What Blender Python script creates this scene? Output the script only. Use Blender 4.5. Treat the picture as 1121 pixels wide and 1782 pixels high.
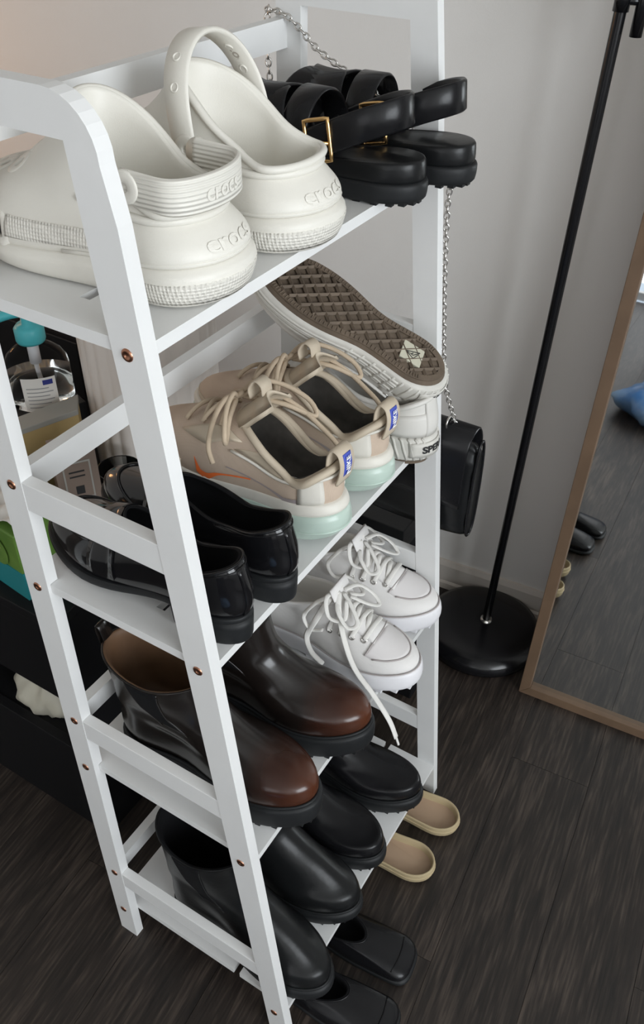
import bpy, math, random
import numpy as np
from mathutils import Vector, Matrix
from mathutils.bvhtree import BVHTree

random.seed(7)
rng = np.random.default_rng(7)
for o in list(bpy.data.objects):
    bpy.data.objects.remove(o, do_unlink=True)
S = bpy.context.scene
COL = S.collection
PI = math.pi

# ---------------------------------------------------------------- camera
cam_d = bpy.data.cameras.new('camera')
cam = bpy.data.objects.new('camera', cam_d)
COL.objects.link(cam)
cam_d.sensor_fit = 'VERTICAL'
cam_d.sensor_height = 24.0
cam_d.sensor_width = 24.0
cam_d.lens = 1514.639 / 1782 * 24.0
cam_d.clip_start = 0.02
r_ = Vector((0.5231315, -0.8521205, 0.0149714))
d_ = Vector((-0.5337876, -0.3412947, -0.7736852))
f_ = Vector((0.6643827, 0.3967475, -0.6333933))
cam.matrix_world = Matrix(((r_.x, -d_.x, -f_.x, -0.4175), (r_.y, -d_.y, -f_.y, -0.2897),
                           (r_.z, -d_.z, -f_.z, 1.4433), (0, 0, 0, 1)))
S.camera = cam

# ---------------------------------------------------------------- world, daylight, exposure
S.view_settings.view_transform = 'Standard'
S.view_settings.look = 'None'
S.view_settings.gamma = 1.0
S.view_settings.use_curve_mapping = False
S.view_settings.exposure = 0.0
world = bpy.data.worlds.new('sky')
S.world = world
world.use_nodes = True
bg = world.node_tree.nodes['Background']
bg.inputs[0].default_value = (0.72, 0.84, 1.0, 1)
bg.inputs[1].default_value = 1.0

def area_light(name, loc, target, sx, sy, power, color):
    ld = bpy.data.lights.new(name, 'AREA')
    ld.shape = 'RECTANGLE'
    ld.size, ld.size_y = sx, sy
    ld.energy = power
    ld.color = color
    o = bpy.data.objects.new(name, ld)
    COL.objects.link(o)
    o.location = loc
    o.rotation_euler = (Vector(target) - Vector(loc)).to_track_quat('-Z', 'Y').to_euler()
    return o
# the room stands turned by a few degrees against the rack: room frame (x=0 on the far wall, room towards -x)
RZ = math.radians(4.83)
ROOM = Matrix.Translation((1.0515, 0, 0)) @ Matrix.Rotation(RZ, 4, 'Z')
def rm(x, y, z): return tuple(ROOM @ Vector((x, y, z)))
# daylight, standing in the outer plane of the room's own openings (behind and to the right of the camera)
area_light('window_right_offscreen', rm(-2.20, -2.48, 1.55), rm(-2.20, 0.0, 1.35), 1.75, 1.5, 82.0, (0.92, 0.965, 1.0))
area_light('glazed_door_back_offscreen', rm(-3.53, -.15, 1.12), rm(0.0, -.15, 1.0), 1.15, 2.1, 9.0, (1.0, 0.92, 0.84))
# warm lamp further along the wall, beyond the left edge of the picture (its glow reaches the wall)
_wl = bpy.data.lights.new('warm_lamp_left_offscreen', 'POINT')
_wl.energy = 3.2
_wl.color = (1.0, .50, .20)
_wl.shadow_soft_size = .08
_wo = bpy.data.objects.new('warm_lamp_left_offscreen', _wl)
COL.objects.link(_wo)
_wo.location = (.38, 1.55, 1.00)

# ---------------------------------------------------------------- helpers
def tag(o, label=None, cat=None, group=None, kind=None):
    if label: o['label'] = label
    if cat: o['category'] = cat
    if group: o['group'] = group
    if kind: o['kind'] = kind
    return o

ZO = [0, .0880, .4743, .8052, 1.1438, 1.322]
ZN = [0, .0822, .4658, .7943, 1.1305, 1.303]
def zm(z): return float(np.interp(z, ZO, ZN)) if z < 1.322 else 1.303 + (z - 1.322) * .985
def place(x, y, z):
    """survey coordinates to room coordinates (the survey leaned a little)"""
    return (1.028 * x, .979 * y + .1016 * zm(z) - .0203 * z, zm(z))

def thing(name, label, cat, loc=(0, 0, 0), rotz=0.0, group=None, raw=False):
    if not raw: loc = place(*loc)
    o = bpy.data.objects.new(name, None)
    o.empty_display_size = 0.02
    COL.objects.link(o)
    o.location = loc
    o.rotation_euler = (0, 0, rotz)
    return tag(o, label, cat, group)

def obj(name, verts, faces, mat, parent=None, smooth=False, bevel=0.0, label=None, seg=2):
    me = bpy.data.meshes.new(name)
    me.from_pydata([tuple(float(c) for c in v) for v in verts], [], [tuple(f) for f in faces])
    me.validate()
    me.update()
    if mat: me.materials.append(mat)
    if smooth:
        me.polygons.foreach_set('use_smooth', [True] * len(me.polygons))
    o = bpy.data.objects.new(name, me)
    COL.objects.link(o)
    if parent: o.parent = parent
    if label: o['label'] = label
    if bevel:
        b = o.modifiers.new('bevel', 'BEVEL')
        b.width = bevel
        b.segments = seg
        b.limit_method = 'ANGLE'
    return o

class MB:
    def __init__(s): s.v = []; s.f = []
    def add(s, v, f):
        n = len(s.v)
        s.v += [tuple(p) for p in v]
        s.f += [tuple(i + n for i in q) for q in f]
        return s
    def build(s, name, mat, parent=None, **k): return obj(name, s.v, s.f, mat, parent, **k)

BOXF = [(0, 3, 2, 1), (4, 5, 6, 7), (0, 1, 5, 4), (1, 2, 6, 5), (2, 3, 7, 6), (3, 0, 4, 7)]
def box(x0, x1, y0, y1, z0, z1):
    return [(x0, y0, z0), (x1, y0, z0), (x1, y1, z0), (x0, y1, z0), (x0, y0, z1), (x1, y0, z1), (x1, y1, z1), (x0, y1, z1)], BOXF

def prism(poly, axis, a, b):
    """polygon (list of 2-D points) extruded along an axis from a to b"""
    n = len(poly)
    def mk(p, h):
        if axis == 'x': return (h, p[0], p[1])
        if axis == 'y': return (p[0], h, p[1])
        return (p[0], p[1], h)
    v = [mk(p, a) for p in poly] + [mk(p, b) for p in poly]
    f = [tuple(range(n - 1, -1, -1)), tuple(range(n, 2 * n))]
    f += [(i, (i + 1) % n, n + (i + 1) % n, n + i) for i in range(n)]
    return v, f

def lathe(prof, n=32, c=(0, 0, 0), cap=True):
    v = []; f = []
    for r, z in prof:
        for k in range(n):
            a = 2 * PI * k / n
            v.append((c[0] + r * math.cos(a), c[1] + r * math.sin(a), c[2] + z))
    m = len(prof)
    for i in range(m - 1):
        for k in range(n):
            f.append((i * n + k, i * n + (k + 1) % n, (i + 1) * n + (k + 1) % n, (i + 1) * n + k))
    if cap:
        f.append(tuple(range(n - 1, -1, -1)))
        f.append(tuple((m - 1) * n + k for k in range(n)))
    return v, f

def spline(pts, n, closed=False):
    """Catmull-Rom resampling of 3-D (or n-D) points to n samples"""
    P = np.array(pts, float)
    m = len(P)
    out = []
    segs = m if closed else m - 1
    for i in range(n):
        u = i / (n if closed else n - 1) * segs
        k = min(int(u), segs - 1)
        t = u - k
        if closed:
            a, b, c, d = P[(k - 1) % m], P[k % m], P[(k + 1) % m], P[(k + 2) % m]
        else:
            b, c = P[k], P[k + 1]
            a = P[k - 1] if k > 0 else 2 * b - c
            d = P[k + 2] if k + 2 < m else 2 * c - b
        out.append(0.5 * (2 * b + (c - a) * t + (2 * a - 5 * b + 4 * c - d) * t * t + (3 * b - a - 3 * c + d) * t ** 3))
    return np.array(out)

def tube(pts, r, ns=8, closed=False, flat=None, up=None):
    """swept tube; flat=(a,b) gives an elliptical section, a along the side axis, b along the up axis"""
    P = np.array(pts, float)
    n = len(P)
    v = []; f = []
    prev = None
    for i in range(n):
        if closed: T = P[(i + 1) % n] - P[i - 1]
        else: T = P[min(i + 1, n - 1)] - P[max(i - 1, 0)]
        T = T / (np.linalg.norm(T) + 1e-12)
        if up is not None:
            U = np.array(up[i] if np.ndim(up) > 1 else up, float)
        elif prev is not None: U = prev
        else: U = np.array((0, 0, 1.0)) if abs(T[2]) < .9 else np.array((1.0, 0, 0))
        U = U - T * np.dot(U, T)
        U = U / (np.linalg.norm(U) + 1e-12)
        prev = U
        Sd = np.cross(T, U)
        ra, rb = flat if flat else (r, r)
        if not np.isscalar(r) and flat is None: ra = rb = r[i]
        for k in range(ns):
            a = 2 * PI * k / ns
            v.append(P[i] + Sd * math.cos(a) * ra + U * math.sin(a) * rb)
    m = n if closed else n - 1
    for i in range(m):
        j = (i + 1) % n
        for k in range(ns):
            f.append((i * ns + k, i * ns + (k + 1) % ns, j * ns + (k + 1) % ns, j * ns + k))
    if not closed:
        f.append(tuple(range(ns - 1, -1, -1)))
        f.append(tuple((n - 1) * ns + k for k in range(ns)))
    return v, f

def strip(pts, wd, width, th, closed=False):
    """flat strap: rectangle section swept along pts; wd = direction(s) of the width"""
    P = np.array(pts, float)
    n = len(P)
    v = []; f = []
    for i in range(n):
        if closed: T = P[(i + 1) % n] - P[i - 1]
        else: T = P[min(i + 1, n - 1)] - P[max(i - 1, 0)]
        T /= np.linalg.norm(T) + 1e-12
        W = np.array(wd[i] if np.ndim(wd) > 1 else wd, float)
        W = W - T * np.dot(W, T)
        W /= np.linalg.norm(W) + 1e-12
        N = np.cross(T, W)
        wi = width[i] if not np.isscalar(width) else width
        h = wi / 2
        e = min(th * .45, h * .4)
        for a, b in ((-h + e, -th / 2), (h - e, -th / 2), (h, -th / 2 + e), (h, th / 2 - e), (h - e, th / 2), (-h + e, th / 2), (-h, th / 2 - e), (-h, -th / 2 + e)):
            v.append(P[i] + W * a + N * b)
    ns = 8
    m = n if closed else n - 1
    for i in range(m):
        j = (i + 1) % n
        for k in range(ns):
            f.append((i * ns + k, i * ns + (k + 1) % ns, j * ns + (k + 1) % ns, j * ns + k))
    if not closed:
        f.append(tuple(range(ns - 1, -1, -1)))
        f.append(tuple((n - 1) * ns + k for k in range(ns)))
    return v, f

def torus(c, R, r, axis=(0, 0, 1), n=16, m=8, sx=1.0):
    A = Vector(axis).normalized()
    q = A.to_track_quat('Z', 'Y')
    pts = [Vector(c) + q @ Vector((R * sx * math.cos(2 * PI * k / n), R * math.sin(2 * PI * k / n), 0)) for k in range(n)]
    return tube([tuple(p) for p in pts], r, m, closed=True)

# ---------- shoe lofting: stacked closed contours, v=0 heel, v=.5 toe
def sstep(a, b, t):
    x = np.clip((t - a) / (b - a), 0, 1)
    return x * x * (3 - 2 * x)

WF = [1.0]           # width factor of the shoe being built
def loft(levels, nv=56, sub=4, side=1):
    """level = dict y0,y1,wh,wb,z (1 or 5 values heel..toe), opt: nh,nt (end squareness), th,tt (end lengths), wa (waist), xs (toe swing)"""
    keys = ['y0', 'y1', 'wh', 'wb', 'nh', 'nt', 'th', 'tt', 'wa', 'xs']
    dv = dict(nh=2.0, nt=2.0, th=.17, tt=.33, wa=.004, xs=.008)
    rows = []
    for l in levels:
        z = l['z']
        z = [z] * 5 if np.isscalar(z) else list(z)
        rows.append([l.get(k, dv.get(k)) for k in keys] + z)
    M = spline(rows, (len(rows) - 1) * sub + 1) if sub > 1 else np.array(rows, float)
    ph = 2 * PI * np.arange(nv) / nv
    t = .5 - .5 * np.cos(ph)
    out = []
    for m in M:
        d = dict(zip(keys, m))
        w = d['wh'] + (d['wb'] - d['wh']) * sstep(.22, .70, t) - d['wa'] * np.exp(-((t - .40) / .14) ** 2)
        w = w * WF[0]
        e = np.ones_like(t)
        a = np.clip(1 - t / d['th'], 0, 1)
        e *= (1 - a ** d['nh']) ** (1 / d['nh'])
        b = np.clip((t - (1 - d['tt'])) / d['tt'], 0, 1)
        e *= (1 - b ** d['nt']) ** (1 / d['nt'])
        x = np.sign(np.sin(ph)) * np.abs(w * e)
        x[0] = 0; x[nv // 2] = 0
        x = side * (x + d['xs'] * (np.clip(t - .35, 0, 1) / .65) ** 2)
        zz = np.interp(t, [0, .25, .5, .75, 1], m[10:15])
        # smooth the 5-point height profile
        zz = np.array([np.mean(np.interp(np.clip(tt + np.linspace(-.1, .1, 9), 0, 1), [0, .25, .5, .75, 1], m[10:15])) for tt in t])
        out.append(np.stack([x, d['y0'] + (d['y1'] - d['y0']) * t, zz], 1))
    P = np.array(out)
    return P if side > 0 else P[:, ::-1, :][:, np.r_[nv - 1, 0:nv - 1], :]

def loft_mesh(P, bottom=True, top=False):
    nu, nv, _ = P.shape
    v = P.reshape(-1, 3).tolist()
    f = []
    for i in range(nu - 1):
        for k in range(nv):
            f.append((i * nv + k, (i + 1) * nv + k, (i + 1) * nv + (k + 1) % nv, i * nv + (k + 1) % nv))
    if bottom: f.append(tuple(range(nv)))
    if top: f.append(tuple((nu - 1) * nv + k for k in range(nv - 1, -1, -1)))
    return v, f

def shrink(c, d, dz=0.0, z=None):
    """offset a closed contour inwards by d (in plan)"""
    n = len(c)
    T = np.roll(c, -1, 0) - np.roll(c, 1, 0)
    N = np.stack([T[:, 1], -T[:, 0]], 1)
    N /= np.linalg.norm(N, axis=1)[:, None] + 1e-9
    cen = c[:, :2].mean(0)
    sg = np.sign(np.sum((c[:, :2] - cen) * N, 1).sum())
    q = c.copy()
    q[:, :2] -= sg * N * d
    # keep the offset from crossing the centre line at the sharp ends
    q[:, 2] = (q[:, 2] + dz) if z is None else z
    return q

def lining_rings(collar, th, z_in, steps=4, wide=0.0):
    """inner wall of a shoe from its collar down to the insole"""
    a = collar.copy()
    cen = collar.mean(0)
    def sc(f, dz):
        q = collar.copy()
        q[:, 0] = cen[0] + (q[:, 0] - cen[0]) * f
        q[:, 1] = cen[1] + (q[:, 1] - cen[1]) * (1 - (1 - f) * .55)
        q[:, 2] += dz
        return q
    w = np.abs(collar[:, 0] - cen[0]).max()
    f = 1 - th / w
    rings = [a, sc(1 - .35 * th / w, th * .35), sc(1 - .75 * th / w, th * .3), sc(f, -th * .2)]
    base = sc(f, 0)
    for i in range(1, steps + 1):
        k = i / steps
        q = base.copy()
        q[:, 2] = base[:, 2] * (1 - k) + z_in * k
        q[:, 0] = cen[0] + (q[:, 0] - cen[0]) * (1 + wide * k)
        rings.append(q)
    return np.array(rings)

def inner_rings(up, u_stop, th, z_in):
    """inner wall that follows the upper from its collar down to level u_stop, then an insole"""
    n = up.shape[0] - 1
    col = up[-1]
    def sc(q, f, fy, dz=0.0):
        c = q.mean(0); r = q.copy()
        r[:, 0] = c[0] + (r[:, 0] - c[0]) * f; r[:, 1] = c[1] + (r[:, 1] - c[1]) * fy; r[:, 2] += dz
        return r
    w = np.abs(col[:, 0] - col[:, 0].mean()).max(); l = np.ptp(col[:, 1]) / 2
    rings = [col, sc(col, 1 - .4 * th / w, 1 - .4 * th / l, th * .35), sc(col, 1 - th / w, 1 - th / l, 0)]
    k = n - 1
    while k > u_stop * n:
        q = up[k]
        w = np.abs(q[:, 0] - q[:, 0].mean()).max(); l = np.ptp(q[:, 1]) / 2
        rings.append(sc(q, 1 - 1.5 * th / w, 1 - 1.5 * th / l))
        k -= 1
    q = rings[-1].copy()
    for i in (1, 2, 3):
        p = q.copy(); p[:, 2] = q[:, 2] * (1 - i / 3) + z_in * i / 3
        p = sc(p, 1 - .06 * i, 1 - .06 * i)
        rings.append(p)
    return np.array(rings)

def bvh_of(P):
    v, f = loft_mesh(P, False, False)
    return BVHTree.FromPolygons([Vector(p) for p in v], f)

def hit(bvh, o, d, off=0.0, far=1.0):
    o = Vector(o); d = Vector(d).normalized()
    h = bvh.ray_cast(o, d, far)
    if h[0] is None:
        h = bvh.find_nearest(o)
    p, n = h[0], h[1]
    if n.dot(d) > 0: n = -n
    return p + n * off, n

def patch(bvh, grid, d, off, th=0.0012):
    """grid[i][j] = ray origins; result hugs the surface at distance off, with a skirt"""
    nu, nv = len(grid), len(grid[0])
    v = []; f = []
    for lay in (off, off - th):
        for i in range(nu):
            for j in range(nv):
                p, n = hit(bvh, grid[i][j], d, lay)
                v.append(tuple(p))
    N = nu * nv
    for i in range(nu - 1):
        for j in range(nv - 1):
            f.append((i * nv + j, i * nv + j + 1, (i + 1) * nv + j + 1, (i + 1) * nv + j))
    ring = [j for j in range(nv)] + [i * nv + nv - 1 for i in range(1, nu)] + [(nu - 1) * nv + j for j in range(nv - 2, -1, -1)] + [i * nv for i in range(nu - 2, 0, -1)]
    for a in range(len(ring)):
        b = (a + 1) % len(ring)
        f.append((ring[a], ring[a] + N, ring[b] + N, ring[b]))
    return v, f

def punched(P, bvh, holes):
    """loft mesh with real openings cut through it; holes = (ray origin, ray direction, ex, ey, radius(theta)).
    returns the cut mesh and one rim piece (collar and inner wall) for each opening"""
    v, f = loft_mesh(P, False, False)
    V = np.array(v)
    F = np.array(f)
    C = V[F].mean(1)
    keep = np.ones(len(F), bool)
    rims = []
    for o, d, ex, ey, rad in holes:
        c, n = hit(bvh, o, d)
        ex = Vector(ex) - n * Vector(ex).dot(n); ex.normalize()
        ey = n.cross(ex)
        rel = C - np.array(c)
        x, y, h = rel @ np.array(ex), rel @ np.array(ey), rel @ np.array(n)
        R = np.array([rad(t) for t in np.arctan2(y, x)])
        keep &= ~((np.hypot(x, y) < R + .0026) & (np.abs(h) < .012))
        N = 28
        rv = []; rf = []
        for k in range(N):
            t = 2 * PI * k / N
            for r, off in ((rad(t) + .0078, -.0004), (rad(t) + .0072, .0006), (rad(t) + .0010, .0006), (rad(t), -.0002), (rad(t) * .97, -.0050)):
                q = c + ex * (r * math.cos(t)) + ey * (r * math.sin(t))
                p = bvh.ray_cast(q + n * .02, -n, .05)[0]
                rv.append(tuple((p if p is not None else q) + n * off))
        for k in range(N):
            for m in range(4):
                b = ((k + 1) % N) * 5
                rf.append((k * 5 + m, k * 5 + m + 1, b + m + 1, b + m))
        rims.append((rv, rf))
    return (v, [tuple(q) for q in F[keep].tolist()]), rims

def uvpatch(P, u0, u1, v0, v1, nu, nv, off, th=0.0012):
    """patch on the loft in its own parameters (u: level 0..1, v: around 0..1)"""
    A, B, _ = P.shape
    def ev(u, v):
        x = np.clip(u, 0, 1) * (A - 1); i = min(int(x), A - 2); a = x - i
        y = (v % 1) * B; j = int(y); b = y - j; j %= B; j2 = (j + 1) % B
        return (P[i, j] * (1 - a) + P[i + 1, j] * a) * (1 - b) + (P[i, j2] * (1 - a) + P[i + 1, j2] * a) * b
    def nrm(u, v):
        du = ev(min(u + .02, 1), v) - ev(max(u - .02, 0), v); dv = ev(u, v + .01) - ev(u, v - .01)
        n = np.cross(du, dv); n /= np.linalg.norm(n) + 1e-12
        c = P[:, :, :2].mean((0, 1))
        p = ev(u, v)
        return n
    s0 = nrm(.4, .25); pc = ev(.4, .25); cc = P[int(A * .4)].mean(0)
    sg = 1 if np.dot(s0[:2], (pc - cc)[:2]) > 0 else -1
    vv = []; f = []
    for lay in (off, off - th):
        for i in range(nu):
            for j in range(nv):
                u = u0 + (u1 - u0) * i / (nu - 1)
                w = (v0 + (v1 - v0) * j / (nv - 1)) if np.isscalar(v0) else v0[i] + (v1[i] - v0[i]) * j / (nv - 1)
                vv.append(ev(u, w) + sg * nrm(u, w) * lay)
    N = nu * nv
    for i in range(nu - 1):
        for j in range(nv - 1):
            f.append((i * nv + j, i * nv + j + 1, (i + 1) * nv + j + 1, (i + 1) * nv + j))
    ring = [j for j in range(nv)] + [i * nv + nv - 1 for i in range(1, nu)] + [(nu - 1) * nv + j for j in range(nv - 2, -1, -1)] + [i * nv for i in range(nu - 2, 0, -1)]
    for a in range(len(ring)):
        b = (a + 1) % len(ring)
        f.append((ring[a], ring[a] + N, ring[b] + N, ring[b]))
    return vv, f

def text_geo(txt, size=1.0, bold=0.0):
    cu = bpy.data.curves.new('lettering', 'FONT')
    cu.body = txt
    cu.size = size
    cu.align_x = 'CENTER'
    cu.align_y = 'CENTER'
    cu.offset = bold
    cu.resolution_u = 3
    o = bpy.data.objects.new('lettering', cu)
    COL.objects.link(o)
    dg = bpy.context.evaluated_depsgraph_get()
    me = o.evaluated_get(dg).to_mesh()
    v = [tuple(p.co) for p in me.vertices]
    f = [tuple(p.vertices) for p in me.polygons]
    o.evaluated_get(dg).to_mesh_clear()
    bpy.data.objects.remove(o, do_unlink=True)
    bpy.data.curves.remove(cu)
    return v, f

def map_flat(geo, origin, ex, ey):
    """2-D geometry placed on the plane origin + x*ex + y*ey"""
    o, a, b = Vector(origin), Vector(ex), Vector(ey)
    return [tuple(o + a * p[0] + b * p[1]) for p in geo[0]], geo[1]

def map_on(bvh, geo, origin, ex, ey, d, off):
    o, a, b = Vector(origin), Vector(ex), Vector(ey)
    return [tuple(hit(bvh, o + a * p[0] + b * p[1], d, off)[0]) for p in geo[0]], geo[1]

def polygrid(poly, n=14):
    """dense triangulation of a closed 2-D outline given as upper and lower edge samples: [(x, ylo, yhi)...]"""
    v = []; f = []
    m = 4
    for x, a, b in poly:
        for k in range(m + 1): v.append((x, a + (b - a) * k / m))
    for i in range(len(poly) - 1):
        for k in range(m):
            q = i * (m + 1) + k
            f.append((q, q + m + 1, q + m + 2, q + 1))
    return v, f

# ---------------------------------------------------------------- materials
def mat(name, col, rough=.5, metal=0.0, spec=.5, bump=0.0, bscale=200.0, var=0.0, vscale=12.0, col2=None, coat=0.0, trans=0.0, ior=1.45, alpha=1.0, sss=0.0, detail=4.0):
    m = bpy.data.materials.new(name)
    m.use_nodes = True
    nt = m.node_tree
    b = nt.nodes['Principled BSDF']
    b.inputs['Base Color'].default_value = (*col, 1)
    b.inputs['Roughness'].default_value = rough
    b.inputs['Metallic'].default_value = metal
    b.inputs['Specular IOR Level'].default_value = spec
    b.inputs['IOR'].default_value = ior
    if coat:
        b.inputs['Coat Weight'].default_value = coat
        b.inputs['Coat Roughness'].default_value = .12
    if trans: b.inputs['Transmission Weight'].default_value = trans
    if alpha < 1: b.inputs['Alpha'].default_value = alpha
    tc = nt.nodes.new('ShaderNodeTexCoord')
    if var or col2:
        n = nt.nodes.new('ShaderNodeTexNoise')
        n.inputs['Scale'].default_value = vscale
        n.inputs['Detail'].default_value = detail
        nt.links.new(tc.outputs['Object'], n.inputs['Vector'])
        r = nt.nodes.new('ShaderNodeValToRGB')
        c2 = col2 if col2 else tuple(c * (1 - var) for c in col)
        r.color_ramp.elements[0].position = .35
        r.color_ramp.elements[1].position = .65
        r.color_ramp.elements[0].color = (*c2, 1)
        r.color_ramp.elements[1].color = (*col, 1)
        nt.links.new(n.outputs['Fac'], r.inputs['Fac'])
        nt.links.new(r.outputs['Color'], b.inputs['Base Color'])
    if bump:
        n2 = nt.nodes.new('ShaderNodeTexNoise')
        n2.inputs['Scale'].default_value = bscale
        n2.inputs['Detail'].default_value = 3
        nt.links.new(tc.outputs['Object'], n2.inputs['Vector'])
        bm = nt.nodes.new('ShaderNodeBump')
        bm.inputs['Strength'].default_value = bump
        bm.inputs['Distance'].default_value = .002
        nt.links.new(n2.outputs['Fac'], bm.inputs['Height'])
        nt.links.new(bm.outputs['Normal'], b.inputs['Normal'])
    return m

def relief(m, kind, scale, strength, dist=.002, vec=(1, 1, 1)):
    """adds fine procedural relief (dots, ribs, weave) to a material"""
    nt = m.node_tree
    b = nt.nodes['Principled BSDF']
    tc = nt.nodes.new('ShaderNodeTexCoord')
    mp = nt.nodes.new('ShaderNodeMapping')
    mp.inputs['Scale'].default_value = vec
    nt.links.new(tc.outputs['Object'], mp.inputs['Vector'])
    if kind == 'dots':
        t = nt.nodes.new('ShaderNodeTexVoronoi')
        t.inputs['Scale'].default_value = scale
        t.inputs['Randomness'].default_value = 0.0
        out = t.outputs['Distance']
    else:
        t = nt.nodes.new('ShaderNodeTexWave')
        t.bands_direction = kind
        t.inputs['Scale'].default_value = scale
        t.inputs['Distortion'].default_value = 0
        out = t.outputs['Fac']
    nt.links.new(mp.outputs['Vector'], t.inputs['Vector'])
    bm = nt.nodes.new('ShaderNodeBump')
    bm.inputs['Strength'].default_value = strength
    bm.inputs['Distance'].default_value = dist
    nt.links.new(out, bm.inputs['Height'])
    nt.links.new(bm.outputs['Normal'], b.inputs['Normal'])
    return m

M = {}
M['paint'] = mat('white_paint', (.76, .76, .75), .42, bump=.06, bscale=60, var=.03, vscale=9)
M['screw'] = mat('copper_screw', (.45, .22, .14), .3, metal=1.0)
M['wall'] = mat('wall_paint', (.74, .725, .70), .85, bump=.12, bscale=420, var=.02, vscale=3)
M['trim'] = mat('trim_paint', (.58, .54, .49), .6, bump=.04, bscale=40)
M['ceil'] = mat('ceiling_paint', (.76, .75, .72), .9)
M['foam'] = mat('ivory_foam', (.725, .70, .635), .45, bump=.10, bscale=900, var=.02)
M['foam_band'] = relief(mat('ivory_foam_band', (.725, .70, .635), .45), 'dots', 330, .8, .0022)
M['foam_rib'] = relief(mat('ivory_foam_ribs', (.725, .70, .635), .45), 'Z', 90, .5, .002)
M['mark'] = mat('grey_brown_print', (.40, .36, .31), .8)
M['blk_leather'] = mat('black_leather', (.008, .008, .009), .26, spec=.30, bump=.05, bscale=300)
M['blk_patent'] = mat('polished_black_leather', (.006, .006, .007), .12, spec=.35, bump=.02, bscale=60, coat=.25)
M['blk_soft'] = mat('soft_black_leather', (.009, .0095, .010), .30, spec=.28, bump=.10, bscale=120)
M['blk_rubber'] = mat('black_rubber', (.013, .014, .015), .50, spec=.3, bump=.05, bscale=120)
M['blk_matte'] = mat('black_cloth', (.006, .006, .007), .9, spec=.2)
M['gold'] = mat('gold_buckle', (.85, .55, .24), .25, metal=1.0)
M['silver'] = mat('silver_metal', (.62, .60, .57), .28, metal=1.0)
M['tan_lining'] = mat('tan_leather_lining', (.13, .070, .036), .6, var=.25, vscale=20)
M['mesh'] = relief(mat('beige_mesh', (.53, .42, .33), .8), 'dots', 700, .35, .001)
M['mesh_grey'] = mat('lilac_grey_overlay', (.34, .295, .29), .6)
M['cream'] = mat('cream_leather', (.56, .475, .365), .6, bump=.05, bscale=200, var=.10, vscale=25)
M['cream_sole'] = mat('cream_midsole', (.72, .69, .62), .5, var=.08, vscale=30)
M['mint'] = mat('mint_rubber', (.49, .60, .53), .28, var=.10, vscale=25)
M['orange'] = mat('orange_print', (.93, .20, .05), .5)
M['blue'] = mat('blue_label', (.06, .09, .45), .6)
M['white_print'] = mat('white_print', (.85, .85, .85), .6)
M['ink'] = mat('black_print', (.02, .02, .02), .6)
M['lace_beige'] = mat('beige_lace', (.55, .44, .32), .85, bump=.3, bscale=900, var=.12, vscale=40)
M['lace_white'] = mat('white_lace', (.76, .74, .70), .85, bump=.3, bscale=900, var=.05, vscale=40)
M['insole_dark'] = mat('charcoal_insole', (.085, .078, .070), .9, bump=.2, bscale=500, var=.3, vscale=60)
M['offwhite'] = mat('offwhite_leather', (.66, .64, .60), .5, bump=.05, bscale=200, var=.07, vscale=18)
M['offwhite_sole'] = mat('offwhite_rubber', (.62, .60, .55), .55, var=.12, vscale=30)
M['gum'] = mat('brown_outsole', (.150, .112, .080), .7, var=.25, vscale=40, bump=.2, bscale=300)
M['plate'] = mat('cream_plate', (.55, .53, .42), .6)
M['canvas'] = relief(mat('white_canvas', (.74, .72, .70), .85), 'dots', 900, .25, .001)
M['canvas_cap'] = mat('white_toe_cap', (.72, .69, .68), .6)
M['wht_rubber'] = mat('white_rubber', (.78, .77, .79), .45, var=.05, vscale=30)
M['seam'] = mat('grey_seam', (.42, .38, .37), .7)
M['beige_rim'] = mat('straw_leather', (.50, .40, .24), .6, var=.1, vscale=30, bump=.1, bscale=200)
M['beige_in'] = mat('tan_footbed', (.44, .31, .21), .75, var=.06, vscale=20)
M['pole'] = mat('black_enamel', (.006, .006, .007), .22, spec=.4)
M['frame_wood'] = mat('oak_frame', (.155, .098, .060), .55, bump=.1, bscale=30, var=.2, vscale=14)
M['glass_mirror'] = mat('mirror_glass', (.86, .88, .87), .02, metal=1.0)
M['teal'] = mat('teal_plastic', (.07, .42, .46), .4)
M['clear'] = mat('clear_plastic', (.95, .97, .97), .05, trans=1.0, ior=1.12)
M['gel'] = mat('clear_gel', (.93, .96, .96), .03, trans=1.0, ior=1.16)
M['paper'] = mat('white_paper', (.72, .70, .66), .7)
M['navy'] = mat('navy_print', (.03, .04, .22), .6)
M['grey_print'] = mat('grey_print', (.33, .33, .33), .7)
M['fluted'] = mat('white_glaze', (.82, .75, .69), .35, var=.05, vscale=8)
M['leaf'] = mat('green_leaf', (.06, .13, .035), .5, var=.3, vscale=30)
M['dry'] = mat('dried_leaf', (.05, .045, .035), .8)
M['cab'] = mat('black_cabinet', (.007, .007, .008), .5, spec=.25, bump=.03, bscale=40)
M['yellow'] = mat('manila_card', (.42, .30, .13), .7)
M['greycard'] = mat('grey_card', (.32, .31, .28), .6)
M['kraft'] = mat('brown_box', (.20, .15, .12), .6)
M['green'] = mat('green_box', (.09, .19, .03), .5, col2=(.15, .27, .05), vscale=18)
M['tealbox'] = mat('teal_box', (.02, .22, .24), .5)
M['yel2'] = mat('yellow_print', (.55, .5, .2), .5)
M['bagplastic'] = mat('cream_plastic_bag', (.60, .57, .47), .4, var=.12, vscale=14, bump=.5, bscale=25)
M['blueplastic'] = mat('blue_plastic_bag', (.06, .20, .50), .25, col2=(.35, .52, .72), vscale=9, bump=.8, bscale=18)
M['plate_white'] = mat('outlet_plastic', (.74, .74, .76), .35)
M['linen'] = mat('grey_upholstery', (.16, .17, .18), .85, bump=.3, bscale=200)
M['winframe'] = mat('window_frame_paint', (.75, .75, .75), .5)

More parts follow.
